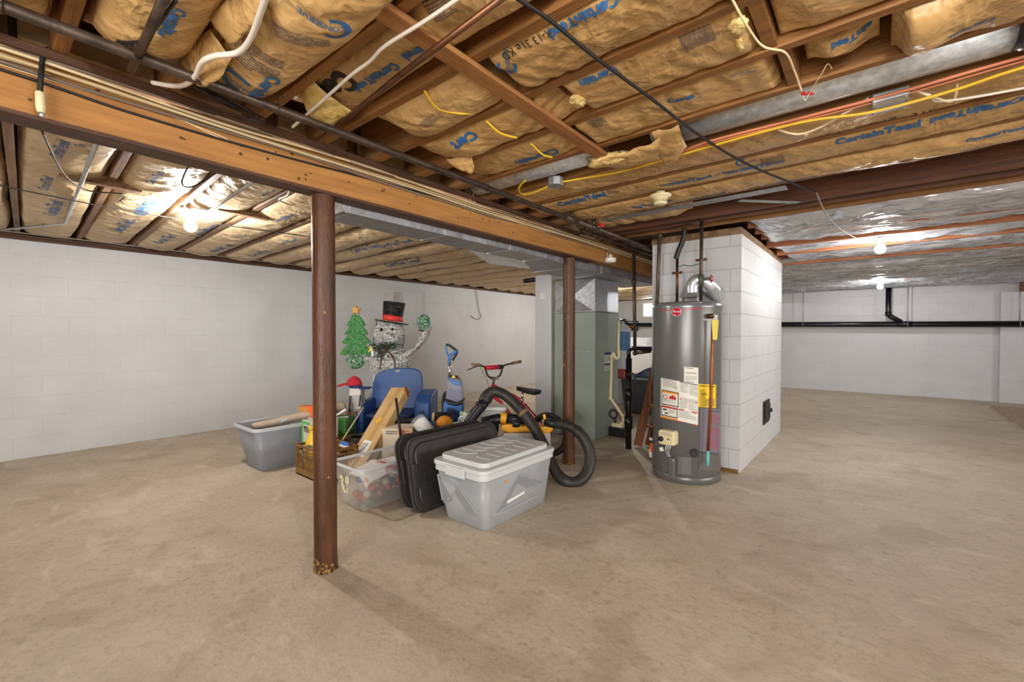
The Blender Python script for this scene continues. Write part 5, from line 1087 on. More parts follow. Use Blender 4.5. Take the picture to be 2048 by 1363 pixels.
mb.build('windings', G['black'], bc); mb = MB(); mb.frustum((x0 + .03, x1 - .03, y0 + .03, y1 - .03), (x0 + .03, x1 - .03, y0 + .03, y1 - .03), .007, .20); single('paper_filling', mb, mat('mixed papers', C(150, 140, 126), .9, col2=C(86, 76, 66), scale=14.), 'pile of dull papers filling the open cardboard box', 'papers', bevel=.02)
P1 = at_d(677, 892, 4.05); P2 = at_d(727, 814, 4.30); mb = MB(); mb.tube([P1, P2], .0062, 8); single('dowel', mb, mat('pale dowel wood', C(206, 180, 140), .6), 'thin pale wooden dowel rising from the open cardboard box', 'dowel')
# ---- green sack box, orange board, hanger
b = thing('green_box', 'green board box with a white triangle behind the nearest column', 'box', frame(664, 4.42)[0], YAW)
_, L, k = frame(664, 4.42); w = .135
mb = MB(); mb.box(-w, w, 0, .25, 0, .385); mb.build('carton', mat('deep green board', C(70, 128, 54), .7, col2=C(58, 110, 46), scale=3.), b, False, bevel=.012)
mb = MB(); a0 = L(655, 872); mb.add([(a0[0], -.0015, a0[2]), (a0[0] + .10, -.0015, a0[2]), (a0[0] + .10, -.0015, a0[2] + .05)], [(0, 1, 2)]); mb.build('white_triangle', stk[0], b, False)
ob_ = thing('wooden_board', 'short orange painted wooden board standing on the green box behind the column', 'board', tuple(at_d(630, 839, 4.46)), YAW)
mb = MB(); s_ = 4.46 / 880; mb.box(-33 * s_, 34 * s_, 0, .09, .002, 27 * s_); mb.build('board', mat('orange paint', C(222, 100, 26), .5), ob_, False, bevel=.003)
mb = MB(); mb.box(-33 * s_ - .0, -14 * s_, -.003, -.0005, .004, 26 * s_); mb.build('bare_wood_face', wood('warm bare wood', C(176, 118, 56), C(196, 138, 72), 0), ob_, False)
mb = MB(); mb.box(14 * s_, 34 * s_, -.004, -.0006, .004, 26.5 * s_, 0); mb.build('painted_face', mat('bright orange face', C(232, 104, 24), .45), ob_, False)
hg = thing('white_bracket', 'white plastic bracket with two arms lying on the green box', 'bracket', tuple(at_d(676, 838, 4.5)), YAW)
mb = MB(); mb.bar((-.06, .0, .012), (.075, .02, .10), .03, .022); mb.bar((-.06, .0, .012), (.09, .05, .015), .03, .02); mb.build('arms', G['white'], hg, False, bevel=.006)
mb = MB(); mb.bar((-.01, .04, .02), (.10, .06, .045), .05, .02); single('wood_offcut', MB().add([tuple(Vector(at_d(690, 833, 4.56)) + Vector(v)) for v in mb.v], mb.f), W['plank'], 'small brown wood offcut beside the white bracket', 'wood')
# ---- white and grey tower with two caps on it
tw, L, k = stand('storage_tower', 'tall narrow white and grey plastic tower with black side clips, wearing a red cap', 'bin', 706, 4.9)
hw = 15 * k
mb = MB(); mb.box(-hw, hw, 0, .17, 0, .40); mb.build('grey_base', mat('grey tower plastic', C(146, 142, 138), .5), tw, False, bevel=.008)
mb = MB(); mb.box(-9 * k + .0, hw - 1 * k, .01, .16, .4005, .635); mb.build('white_body', mat('off white plastic', C(208, 204, 196), .45), tw, False, bevel=.006)
mb = MB(); 
for i in range(7): mb.box(-4 * k + i * 2.2 * k, -4 * k + i * 2.2 * k + .003, .0065, .0095, .42, .56)
mb.build('grille', mat('grille grey', C(150, 146, 140), .6), tw, False)
mb = MB(); mb.bar(L(701, 791, -.02), L(698, 844, -.03), .024, .015); mb.bar(L(721, 789, -.02), L(719, 812, -.02), .014, .012); mb.build('black_clip', G['black'], tw, False, bevel=.004)
for nm, lab, cpx, ytop, rr, colr, col2_, tilt in (('baseball_cap', 'blue baseball cap resting on top of the white and grey tower', 711, 771, .075, (38, 54, 104), None, .0), ('baseball_cap', 'red baseball cap lying on the blue cap on top of the tower', 708, 750, .085, (176, 34, 46), None, .25)):
    z0 = .6365 if ytop > 760 else .665
    p0_ = FH * 4.97 + RT * ((cpx - CX) / F * 4.97)
    cap = thing(nm, lab, 'cap', (p0_.x, p0_.y, z0), YAW + (0 if ytop > 760 else 0)); mm = mat('cap cloth %d' % cpx, C(*colr), .85, bump=.3)
    mb = MB(); h_ = .05 if ytop > 760 else .095; mb.lathe([(rr * math.cos(t_), h_ * math.sin(t_) + .004) for t_ in [i * .15708 for i in range(11)]], 24); mb.lathe([(rr, .004), (rr - .004, .0), (0, .0)], 24); cw_ = mb.build('crown', mm, cap, False)
    mb = MB(); sg = -1 if ytop < 760 else 1
    mb.grid(lambda u, v: (sg * (rr * .75 + .115 * u) * (1 if abs(v - .5) < 2 else 1), (v - .5) * .15 * (1 - .35 * u * u), .012 - .03 * u * (1 if sg < 0 else .15) - .02 * (2 * v - 1) ** 2 + (0.02 if sg < 0 else 0)), 10, 10); mb.build('brim', mm, cap, False, solid=.004)
    if sg < 0:
        mb = MB(); mb.lathe([(.008, h_ + .004), (.006, h_ + .010), (0, h_ + .011)], 10); mb.build('button', mm, cw_, False)
# ---- blue plastic chair
ch, L, k = stand('plastic_chair', 'blue moulded plastic armchair among the stored things', 'chair', 790, 5.3)
blue = mat('royal blue plastic', C(44, 84, 146), .42, col2=C(38, 74, 132), scale=2.)
def P_(x, y): q_ = L(x, y); return (q_[0], q_[2])
poly = [P_(x, y) for x, y in ((740, 880), (738, 800), (740, 768), (744, 752), (756, 744), (775, 739), (800, 737), (822, 738), (834, 742), (840, 752), (842, 775), (841, 800), (842, 880))]
M_ = Matrix(((1, 0, 0, 0), (0, .18, -1, 0), (0, 1, .0, 0), (0, 0, 0, 1)))    # leaning back slightly
M_ = Matrix(((1, 0, 0, 0), (0, .15, 1, 0), (0, 1, 0, 0), (0, 0, 0, 1)))
mb = MB(); mb.prism(poly, .0, .035, 0, M_); mb.build('backrest', blue, ch, False, bevel=.014, seg=3)
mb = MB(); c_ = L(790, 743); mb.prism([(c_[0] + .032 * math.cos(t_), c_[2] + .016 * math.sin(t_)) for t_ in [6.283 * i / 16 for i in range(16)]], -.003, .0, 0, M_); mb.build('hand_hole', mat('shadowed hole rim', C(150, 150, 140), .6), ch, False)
for nm, xs in (('armrest', (731, 748)), ('armrest', (842, 873))):
    a, c = L(xs[0], 0)[0], L(xs[1], 0)[0]; zt = L(0, 779)[2] if xs[0] > 800 else L(0, 796)[2]
    mb = MB(); pr_ = [(-.42, 0), (.10, 0), (.12, zt), (-.10, zt), (-.30, zt - .02), (-.40, zt - .10)]
    mb.prism(pr_, a, c, 0, Matrix(((0, 0, 1, 0), (1, 0, 0, 0), (0, 1, 0, 0), (0, 0, 0, 1)))); o = mb.build(nm, blue, ch, False, bevel=.03, seg=4)
    if xs[0] > 800:
        mb = MB(); mb.lathe([(.0, 0), (.018, .0), (.022, .004), (.016, .008), (0, .006)], 16, 0, Matrix.Translation((a + .09, -.425, zt - .20)) @ Matrix.Rotation(math.pi / 2, 4, 'X')); mb.build('round_plug', mat('dark plug', C(30, 50, 90), .3), ch, False)
mb = MB(); mb.prism(rrect(L(748, 0)[0], L(840, 0)[0], -.40, .05, .06, 4), .30, .345); mb.build('seat', mat('dark navy seat', C(24, 44, 88), .45), ch, False, bevel=.012)
# ---- long cardboard box, cream box, pole, cups
lb = thing('long_box', 'long narrow cardboard carton leaning against the blue chair, with a white label', 'box', frame(709, 3.78)[0], YAW)
_, L, k = frame(709, 3.78); bot = Vector(L(709, 950, -.02)); bot.z = .05; top = Vector(L(747, 805, .80)); d_ = (top - bot); Ln = d_.length; d_.normalize()
a_ = Vector((1, -.10, -.42)); a_ = (a_ - d_ * a_.dot(d_)).normalized(); c_ = a_.cross(d_)      # width, length, thickness
M_ = Matrix((a_, d_, c_)).transposed().to_4x4(); M_.translation = bot
M_ = M_ @ Matrix.Rotation(-.45, 4, 'Y')
ctn = mat('light cardboard', C(206, 172, 118), .75, col2=C(190, 154, 100), scale=3.5, bump=.1)
mb = MB(); mb.box(-.10, .085, 0, Ln, -.055, .045, 0, M_); mb.build('carton', ctn, lb, False, bevel=.004)
mb = MB(); mb.box(-.02, .02, .02, Ln - .01, .0455, .0465, 0, M_); 
for y in (.25, .5, .75): mb.box(-.084, .084, Ln * y - .001, Ln * y + .001, .0455, .047, 0, M_)
mb.build('tape', mat('tan tape', C(186, 150, 96), .35), lb, False)
S2 = lambda x, y: tuple(M_ @ Vector((x, y, .048)))
mb = MB(); mb.add([S2(-.06, .15), S2(.035, .13), S2(.04, .31), S2(-.05, .33)], [(0, 1, 2, 3)], 0); S3 = lambda x, y: tuple(M_ @ Vector((-.012 - y * .0 + x, .23 + y, .0488))); fine_print(mb, S3, .06, .13, 9, 1, 12); mb.bar(Vector(S3(-.02, -.03)), Vector(S3(.02, .03)), .012, .001, 1); mb.build('shipping_label', [stk[0], G['ink_black']], lb, False)
mb = MB(); mb.add([tuple(M_ @ Vector((-.02 + a_x, Ln * .55 + a_y, .0486))) for a_x, a_y in ((-.02, -.03), (.006, -.035), (.008, -.012), (.022, -.014), (.024, .03), (.0, .034), (-.004, .01), (-.018, .012))], [tuple(range(8))]); mb.build('yellow_stamp', mat('yellow sticker', C(240, 180, 30), .5), lb, False)
mb = MB(); fine_print(mb, lambda x, y: tuple(M_ @ Vector((.0855, .22 + x, y))), .2, .06, 4, 0, 17); mb.build('side_print', G['ink_black'], lb, False)
mb = MB(); mb.box(.06, .0865, Ln - .055, Ln + .001, -.046, .047, 0, M_); mb.build('torn_corner', mat('orange torn corner', C(186, 104, 50), .7, col2=C(40, 30, 28), scale=24., mix=(.5, .55)), lb, False)
cm, L, k = stand('cream_box', 'cream cardboard box with dark printing just behind the black lids', 'box', 792, 4.05)
mb = MB(); mb.box(-30 * k, 32 * k, 0, .22, 0, L(0, 857)[2]); mb.build('carton', mat('cream carton', C(220, 208, 182), .7), cm, False, bevel=.003)
mb = MB(); zt = L(0, 857)[2]; fine_print(mb, lambda x, y: (-10 * k + x, -.002, zt - .038 + y), .105, .036, 2, 0, 41)
mb.add([(4 * k, -.0015, zt - .07), (30 * k, -.0015, zt - .07), (30 * k, -.0015, zt - .002), (2 * k, -.0015, zt - .002)], [(0, 1, 2, 3)], 1); fine_print(mb, lambda x, y: (16 * k + x, -.003, zt - .034 + y), .09, .04, 2, 2, 43); mb.build('print', [G['ink_black'], mat('peach print', C(216, 164, 136), .7), mat('rust print', C(170, 80, 50), .7)], cm, False)
mb = MB(); mb.tube([at_d(792, 796, 4.12), at_d(803, 884, 3.97)], .012, 10); single('black_pole', mb, G['black'], 'slim black pole leaning in front of the cream box', 'pole')
mb = MB(); mb.tube(spline([at_d(776, 872, 4.4), at_d(785, 852, 4.42), at_d(806, 842, 4.45), at_d(835, 843, 4.4), at_d(850, 858, 4.3)]), .03, 12); single('vacuum_bag', mb, G['rubber'], 'thick dark rubber tube curled on the seat of the blue chair', 'tube')
cs = thing('paper_cups', 'sleeve of white foam cups wrapped in clear film, tilted on the pile', 'cups', tuple(at_d(868, 884, 3.75)))
A = Vector(at_d(872, 884, 3.72)); B_ = Vector(at_d(838, 842, 3.80)); n_ = 15; D_ = (B_ - A).normalized(); M_ = D_.to_track_quat('Z', 'Y').to_matrix().to_4x4(); M_.translation = A - Vector(cs.location); LL = (B_ - A).length
mb = MB(); mb.lathe(sum(([(.056, LL * i / n_), (.064, LL * (i + .55) / n_), (.059, LL * (i + .6) / n_)] for i in range(n_)), [(0, 0)]) + [(.055, LL), (.049, LL - .01), (0, LL - .012)], 26, mat=M_, smooth=False); mb.build('cup_stack', G['porcelain'], cs, False)
mb = MB(); mb.lathe([(.0, -.01), (.065, -.005), (.0655, LL), (.068, LL + .025), (.03, LL + .035)], 26, mat=M_); mb.build('film', mat('clear film', C(225, 230, 235), .15, alpha=.22), cs, False)
# ---- pile in the middle: dark tote, ball, jar, wheel, tubs
bt2 = thing('storage_bin', 'black tote under the pile, right behind the two black lids', 'bin', frame(915, 4.0)[0], YAW); k = 4.0 / 880
mb = MB(); mb.frustum((-.30, .24, 0, .36), (-.33, .26, -.02, .40), 0, .33); mb.build('body', G['black'], bt2, False, bevel=.01); mb = MB(); mb.prism(rrect(-.34, .27, -.03, .41, .04, 4), .331, .36); mb.build('lid', G['black'], bt2, False, bevel=.006)
def onpile(name, label, cat, px_, py, d, rz=0): return thing(name, label, cat, tuple(at_d(px_, py, d)), YAW + rz)
o = onpile('ribbed_ball', 'orange ribbed rubber ball on the pile behind the black lids', 'ball', 889, 857, 4.12)
mb = MB(); nn = 36; vs = []; fs = []
for i in range(13):
    t_ = math.pi * i / 12
    for j in range(nn):
        w_ = 6.283 * j / nn; r_ = .075 * (1 + .04 * math.cos(9 * w_) * math.sin(t_)); vs.append((r_ * math.sin(t_) * math.cos(w_), r_ * math.sin(t_) * math.sin(w_), .062 - .062 * math.cos(t_)))
for i in range(12):
    for j in range(nn): fs.append((i * nn + j, i * nn + (j + 1) % nn, (i + 1) * nn + (j + 1) % nn, (i + 1) * nn + j))
mb.add(vs, fs, 0, True, Matrix.Rotation(1.1, 4, 'X') if False else None); mb.build('ball', mat('orange rubber', C(226, 146, 40), .5), o, False)
o = onpile('jar', 'dark glass jar with a wooden lid lying on its side on the pile', 'jar', 885, 842, 4.3)
mb = MB(); mb.tube([(-.07, 0, .045), (-.05, 0, .045), (.06, 0, .045), (.085, 0, .045), (.10, 0, .045)], [.035, .047, .047, .034, .030], 20); mb.build('glass', mat('dark glass', C(28, 28, 34), .2), o, False)
mb = MB(); mb.cyl((-.095, 0, .045), (-.0715, 0, .045), .042, n=20); mb.build('wooden_lid', mat('pale cork', C(206, 176, 130), .7), o, False)
o = onpile('reel', 'small shiny metal reel on the pile beside the orange ball', 'reel', 926, 850, 3.98)
mb = MB(); mb.tube([(.04 * math.cos(t_), 0, .042 + .04 * math.sin(t_)) for t_ in [6.283 * i / 20 for i in range(20)]], .008, 8, closed=True); mb.cyl((0, -.012, .042), (0, .012, .042), .016, n=14)
for t_ in range(5): mb.bar((0, 0, .042), (.04 * math.cos(t_ * 1.257), 0, .042 + .04 * math.sin(t_ * 1.257)), .006, .006)
mb.build('wheel', G['galv'], o, False); mb = MB(); mb.bar((-.09, .01, .012), (-.03, .0, .03), .02, .016); mb.bar((.03, .0, .03), (.16, .0, -.0), .012, .014); mb.build('crank', G['galv'], o, False, bevel=.003)
o = onpile('tub', 'white lidded tub behind the pile, beneath the corrugated hose', 'tub', 982, 842, 4.35)
mb = MB(); mb.frustum((-.115, .13, 0, .2), (-.125, .14, -.01, .21), -.02, .10); mb.build('body', mat('tub white', C(206, 204, 196), .45), o, False, bevel=.012); mb = MB(); mb.prism(rrect(-.14, .155, -.02, .22, .05, 5), .1005, .14); mb.build('lid', mat('lid white', C(218, 218, 212), .4), o, False, bevel=.014)
o = onpile('carton', 'small green white and yellow carton on the pile left of the black tube', 'carton', 928, 836, 4.2)
mb = MB(); mb.box(-.04, .05, 0, .08, -.07, .055); mb.build('box', mat('green printed carton', C(120, 170, 110), .6, col2=C(230, 226, 210), scale=18., mix=(.48, .52)), o, False, bevel=.003)
mb = MB(); mb.box(.052, .10, .02, .09, -.07, .05); o2 = mb.build('side_carton', mat('yellow carton', C(226, 186, 50), .6), o, False, bevel=.003)
# ---- yellow blower vacuum with tubes, and its corrugated hose
wbx = thing('cardboard_box', 'pale box under the yellow blower, behind the clear bin', 'box', frame(1052, 3.92)[0], YAW); mb = MB(); mb.box(-.20, .22, 0, .30, 0, .355); mb.build('carton', mat('grey white carton', C(206, 202, 200), .7, col2=C(150, 140, 150), scale=12., mix=(.6, .66)), wbx, False, bevel=.004)
yv, L, k = stand('leaf_blower', 'yellow and black blower vacuum lying on top of the pile', 'leaf blower', 1045, 3.98)
ylw = mat('amber yellow plastic', C(232, 164, 36), .42)
o_ = [P_ for P_ in [L(x, y) for x, y in ((1000, 858), (1003, 848), (1020, 846), (1045, 850), (1085, 851), (1098, 846), (1106, 846), (1106, 858), (1096, 866), (1050, 861), (1020, 864))]]
M_ = Matrix(((1, 0, 0, 0), (0, 0, 1, 0), (0, 1, 0, 0), (0, 0, 0, 1)))
mb = MB(); mb.prism([(p_[0], p_[2]) for p_ in o_], -.06, .10, 0, M_); mb.build('housing', ylw, yv, False, bevel=.015, seg=3)
mb = MB(); mb.cyl(L(1001, 836, .03), L(1013, 838, .03), .052, n=20); mb.build('collar', ylw, yv, False, bevel=.004); mb = MB(); mb.bar(L(1092, 852, .0), L(1088, 828, .0), .03, .025); mb.build('bracket', ylw, yv, False, bevel=.004)
mb = MB(); mb.cyl(L(965, 846, .05), L(1001, 838, .03), .044, .048, n=20); mb.cyl(L(1013, 838, .03), L(1050, 842, .04), .046, n=20); mb.cyl(L(1032, 850, -.07), L(1032, 838, -.07), .034, n=16); mb.build('motor_tube', mat('blue black plastic', C(24, 26, 38), .38), yv, False)
bt3 = thing('vacuum_tube', 'black slanted vacuum tube joining the corrugated hose at its top', 'tube', tuple(at_d(930, 856, 3.9)))
mb = MB(); mb.tube([at_d(932, 852, 3.90), at_d(938, 842, 3.92), at_d(962, 812, 3.97), at_d(970, 802, 3.98)], [.036, .042, .047, .05], 20); mb.build('tube', mat('navy black plastic', C(24, 25, 33), .36), bt3)
mb = MB(); mb.tube([at_d(961, 813, 3.97), at_d(964, 807, 3.975)], .053, 20); mb.build('collar', G['black'], bt3)
hose = thing('corrugated_hose', 'thick black corrugated hose looping down to the floor beside the second column', 'hose', tuple(at_d(1150, 975, 3.62)))
hp = spline([at_d(967, 803, 3.98), at_d(972, 792, 4.0), at_d(986, 783, 4.02), at_d(1010, 790, 4.0), at_d(1040, 818, 3.95), at_d(1070, 858, 3.87), at_d(1094, 905, 3.78), at_d(1113, 945, 3.68), at_d(1133, 962, 3.62), at_d(1155, 963, 3.62), at_d(1175, 942, 3.68), at_d(1180, 908, 3.74), at_d(1165, 873, 3.8), at_d(1140, 853, 3.86), at_d(1115, 847, 3.92)], 14)
rr_ = []
for i in range(len(hp)):
    u = i / (len(hp) - 1); rr_.append((.046 if u < .9 else .042) + .0026 * (i % 2))
mb = MB(); mb.tube(hp, rr_, 18); mb.build('hose', mat('corrugated black hose', C(36, 34, 31), .5, col2=C(52, 49, 44), scale=8.), hose)
mb = MB(); i0 = 56; mb.tube(hp[58:61], .0505, 18); mb.build('brown_tape', mat('brown tape band', C(128, 100, 72), .6), hose)
mb = MB(); mb.tube([hp[-1], at_d(1090, 845, 3.96)], [.042, .036], 16); mb.build('end_cuff', G['black'], hose)
# ---- red bike
R0 = FH * 4.45 + RT * ((1098 - CX) / F * 4.45); F0 = FH * 4.95 + RT * ((965 - CX) / F * 4.95); dv = F0 - R0; WB = dv.length
bk = thing('bicycle', 'small red and black bicycle standing behind the pile', 'bicycle', (R0.x, R0.y, 0), math.atan2(dv.y, dv.x))
redm = mat('glossy red paint', C(196, 30, 52), .3); chrome = mat('chrome', C(200, 200, 200), .2, metal=.9)
def wheel(xc, parent):
    w_ = MB(); n = 44; w_.tube([(xc + .20 * math.cos(6.283 * i / n), 0, .225 + .20 * math.sin(6.283 * i / n)) for i in range(n)], [.024 + .0015 * (i % 2) for i in range(n)], 10, closed=True); tyre = w_.build('wheel', G['rubber'], parent, False)
    w_ = MB(); w_.tube([(xc + .172 * math.cos(6.283 * i / n), 0, .225 + .172 * math.sin(6.283 * i / n)) for i in range(n)], .011, 6, closed=True); w_.build('rim', G['black'], tyre, False)
    w_ = MB()
    for i in range(20):
        a = 6.283 * i / 20; b_ = a + (.5 if i % 2 else -.5); s_ = .02 if i % 4 < 2 else -.02
        w_.cyl((xc + .012 * math.cos(b_), s_, .225 + .012 * math.sin(b_)), (xc + .165 * math.cos(a), 0, .225 + .165 * math.sin(a)), .0014, n=4)
    w_.build('spokes', chrome, tyre, False); w_ = MB(); w_.cyl((xc, -.045, .225), (xc, .045, .225), .016, n=12); w_.build('hub', chrome, tyre, False)
wheel(0, bk); wheel(WB, bk)
mb = MB(); bb_, st, ht, hb = (.34, 0, .24), (.33, 0, .54), (.715, 0, .675), (.745, 0, .575)
mb.tube([hb, (.62, 0, .50), bb_], .019, 10); mb.tube([ht, (.45, 0, .585), st], .016, 10); mb.tube([bb_, st], .015, 10); mb.tube([ht, hb], .022, 12)
for s_ in (-.045, .045): mb.tube([(0, s_, .225), (.30, s_ * .5, .24)], .010, 8); mb.tube([(0, s_, .225), (.31, s_ * .4, .51)], .009, 8)
mb.build('frame', redm, bk, False)
mb = MB(); 
for yy in (-.0205, .0205): fine_print(mb, lambda x, y: (.56 + x * .80 - y * .6, yy, .45 + x * .60 + y * .8), .16, .018, 1, 0, 61)
mb.build('lettering', G['white'], bk, False)
mb = MB()
for s_ in (-.05, .05): mb.tube([(.75, s_, .55), (WB - .02, s_, .40), (WB, s_, .225)], .012, 8)
mb.tube([(.75, -.05, .55), (.745, 0, .575), (.75, .05, .55)], .012, 8); mb.build('fork', G['black'], bk, False)
mb = MB(); mb.tube([ht, (.70, 0, .74), (.695, 0, .76)], .014, 10); mb.bar((.66, 0, .755), (.735, 0, .755), .05, .035); mb.build('stem', chrome, bk, False)
hb2 = MB(); T_ = math.radians(-14); cx_, cz_ = .70, .765
def hbp(l, f, z): return (cx_ + f * math.cos(T_) - l * math.sin(T_), f * math.sin(T_) + l * math.cos(T_), z)
hb2.tube(spline([hbp(-.33, -.06, .925), hbp(-.20, -.03, .905), hbp(-.13, 0, .88), hbp(-.095, 0, .80), hbp(-.05, 0, .765), hbp(.05, 0, .765), hbp(.095, 0, .80), hbp(.13, 0, .88), hbp(.20, -.03, .905), hbp(.33, -.06, .925)], 6), .011, 10); hb2.build('handlebar', G['iron'], bk, False)
mb = MB(); mb.cyl(hbp(-.12, .0, .875), hbp(.12, .0, .875), .024, n=14); rp_ = mb.build('red_pad', redm, bk, False)
mb = MB(); mb.cyl(hbp(-.05, -.0, .875), hbp(-.115, -.0, .875), .0252, n=14); mb.build('pad_badge', G['ink_black'], rp_, False)
for s_ in (-1, 1):
    mb = MB(); mb.cyl(hbp(s_ * .23, -.037, .912), hbp(s_ * .34, -.062, .927), .017, n=12); mb.build('grip', mat('worn tan grip %d' % s_, C(160, 120, 96), .7, col2=C(96, 62, 52), scale=20.), bk, False)
mb = MB(); mb.tube(spline([hbp(.19, -.02, .905), hbp(.20, .04, .895), hbp(.27, .05, .875), hbp(.33, .035, .86)]), .006, 6); mb.build('brake_lever', G['black'], bk, False)
mb = MB(); mb.tube(spline([hbp(.18, .03, .90), hbp(.10, .09, .84), (.78, .02, .72), (.77, .0, .60)]), .003, 6); mb.build('brake_cable', G['black'], bk, False)
mb = MB(); mb.tube([st, (.32, 0, .63)], .012, 10); mb.cyl((.331, 0, .535), (.327, 0, .56), .02, n=10); mb.build('seat_post', chrome, bk, False)
mb = MB(); out_ = [(-.14, .0), (-.13, .075), (-.06, .085), (.02, .045), (.10, .022), (.13, .012), (.135, 0), (.13, -.012), (.10, -.022), (.02, -.045), (-.06, -.085), (-.13, -.075)]
mb.prism(out_, .635, .675, 0, Matrix.Translation((.33, 0, 0)) @ Matrix.Rotation(-.10, 4, 'Y')); mb.build('saddle', G['black'], bk, False, bevel=.014, seg=3)
mb = MB(); mb.tube([(.34 + .075 * math.cos(6.283 * i / 28), .035, .24 + .075 * math.sin(6.283 * i / 28)) for i in range(28)], .006, 6, closed=True); mb.cyl((.34, -.06, .24), (.34, .06, .24), .018, n=12); mb.bar((.34, .06, .24), (.42, .06, .36), .02, .012); mb.bar((.34, -.06, .24), (.26, -.06, .12), .02, .012); mb.build('crankset', G['iron'], bk, False)
mb = MB(); mb.tube([(.34, .035, .315), (0, .035, .255)], .006, 6); mb.tube([(.34, .035, .165), (0, .035, .195)], .006, 6); mb.build('chain', G['iron'], bk, False)
for a, s_ in (((.42, .06, .36), 1), ((.26, -.06, .12), -1)):
    mb = MB(); mb.box(a[0] - .045, a[0] + .045, min(a[1] + s_ * .012, a[1] + s_ * .10), max(a[1] + s_ * .012, a[1] + s_ * .10), a[2] - .012, a[2] + .012); mb.build('pedal', G['black'], bk, False, bevel=.004)
# ---- carpet cleaner
cc, L, k = stand('carpet_cleaner', 'blue upright carpet cleaner with a clear tank between the chair and the bicycle', 'carpet cleaner', 905, 4.72)
bl = mat('cleaner blue', C(52, 112, 178), .35); nb = mat('cleaner dark blue', C(36, 48, 92), .4)
mb = MB(); mb.tube(spline([L(898, 728), L(900, 712), L(905, 708), L(910, 704), L(914, 701)], 5), .017, 12); mb.tube(spline([L(899, 715), L(893, 702), L(892.5, 690)], 5), .010, 10); mb.build('handle', bl, cc, False)
mb = MB(); mb.tube(spline([L(892, 689), L(898, 690), L(908, 697), L(914, 702), L(912, 709), L(905, 720)], 5), .013, 10); mb.build('handle_grip', G['black'], cc, False)
mb = MB(); mb.tube([L(899, 724), L(899, 760)], .0165, 12); mb.build('stem', chrome, cc, False)
def fprism(pts, y0_, y1_): 
    m_ = MB(); m_.prism([(L(x, y)[0], L(x, y)[2]) for x, y in pts], y0_, y1_, 0, Matrix(((1, 0, 0, 0), (0, 0, 1, 0), (0, 1, 0, 0), (0, 0, 0, 1)))); return m_
fprism([(893, 796), (895, 757), (899, 753), (920, 757), (924, 765), (927, 799), (915, 803)], -.07, .07).build('tank', mat('smoky clear tank', C(164, 164, 188), .15, alpha=.55), cc, False, bevel=.02, seg=3); tk_ = bpy.context.scene.objects['tank.001' if 'tank.001' in bpy.context.scene.objects else 'tank']
fprism([(895.5, 793), (897, 778), (922, 782), (924.5, 797), (914, 800)], -.055, .055).build('dirty_tank', mat('inner tank grey blue', C(92, 94, 130), .3), tk_, False, bevel=.01)
fprism([(897, 757), (898, 754), (922, 763), (923.5, 769), (912, 769)], -.075, .075).build('tank_cap', bl, cc, False, bevel=.008)
fprism([(899, 755), (902, 750), (916, 752), (921, 760), (921, 764)], -.06, .06).build('tank_lid', G['black'], cc, False, bevel=.008)
fprism([(905, 754.5), (905, 750), (911, 750), (912, 755)], -.062, -.02).build('yellow_latch', mat('latch yellow', C(230, 196, 40), .4), tk_, False, bevel=.004)
fprism([(891, 796), (896, 798), (914, 803), (928, 796), (928, 802), (915, 809), (898, 806)], -.085, .085).build('tank_tray', G['black'], cc, False, bevel=.008)
fprism([(887, 836), (888, 806), (893, 797), (898, 806), (915, 809), (927, 806), (925, 838), (925, 880), (887, 880)], -.08, .10).build('body', bl, cc, False, bevel=.012)
fprism([(893, 838), (897, 812), (912, 815), (918, 820), (922, 838), (922, 882), (893, 882)], -.09, -.06).build('front_panel', nb, cc, False, bevel=.008)
loc = frame(905, 4.72)[0]
mb = MB(); mb.box(-.11, .13, -.28, .12, .012, .12); mb.build('foot', nb, cc, False, bevel=.02)
mb = MB(); mb.tube(spline([L(893, 786, .09), L(887, 790, .10), L(884, 802, .10), L(884, 820, .10), L(884, 850, .10), L(888, 870, .09)], 6), .02, 10); mb.build('hose', G['rubber'], cc, False)
mb = MB(); mb.cyl((-.10, .14, .055), (.12, .14, .055), .055, n=16); mb.build('wheel', G['black'], cc, False)
# ---- wire snowman with tree
sn, L, k = stand('snowman_decoration', 'wire mesh snowman with a black top hat waving in front of the white wall', 'snowman', 780, 6.05)
Q = lambda x, y, dy=0.: L(640 + x / 6.815, 580 + y / 6.815, dy)
def strands(mb, fn, n, steps, r, seed, du=.045, m=0):
    g = random.Random(seed)
    for _ in range(n):
        u, v, a = g.random(), g.random(), g.random() * 6.283; pts = []
        for _s in range(steps):
            pts.append(fn(u, v)); a += g.uniform(-.7, .7); u += du * math.cos(a); v = min(.97, max(.03, v + du * 1.2 * math.sin(a)))
        mb.tube(pts, r, 3, m, caps=False)
def ell(c, rx, ry, rz_): return lambda u, v: (c[0] + rx * math.sin(math.pi * v) * math.cos(6.283 * u), c[1] + ry * math.sin(math.pi * v) * math.sin(6.283 * u), c[2] + rz_ * math.cos(math.pi * v))
wh_w = mat('white glitter wire', C(226, 226, 224), .5, col2=C(120, 116, 108), scale=34., mix=(.52, .6)); wh_d = mat('black glitter wire', C(30, 30, 30), .5); gr_w = mat('green glitter wire', C(58, 140, 84), .5, col2=C(196, 214, 200), scale=30., mix=(.45, .6))
U = 1 / 6.815 * k
body = lambda x, y, rx, ry, d_: (Q(x, y), rx * U, rx * U * d_, ry * U)
mb = MB(); hd = ell(*body(945, 590, 208, 175, .85)); strands(mb, hd, 250, 14, .0032, 1); hd_ = mb.build('head', wh_w, sn, False)
mb = MB(); ts = ell(*body(960, 1000, 285, 240, .7)); strands(mb, ts, 330, 14, .0032, 2); mb.build('torso', wh_w, sn, False)
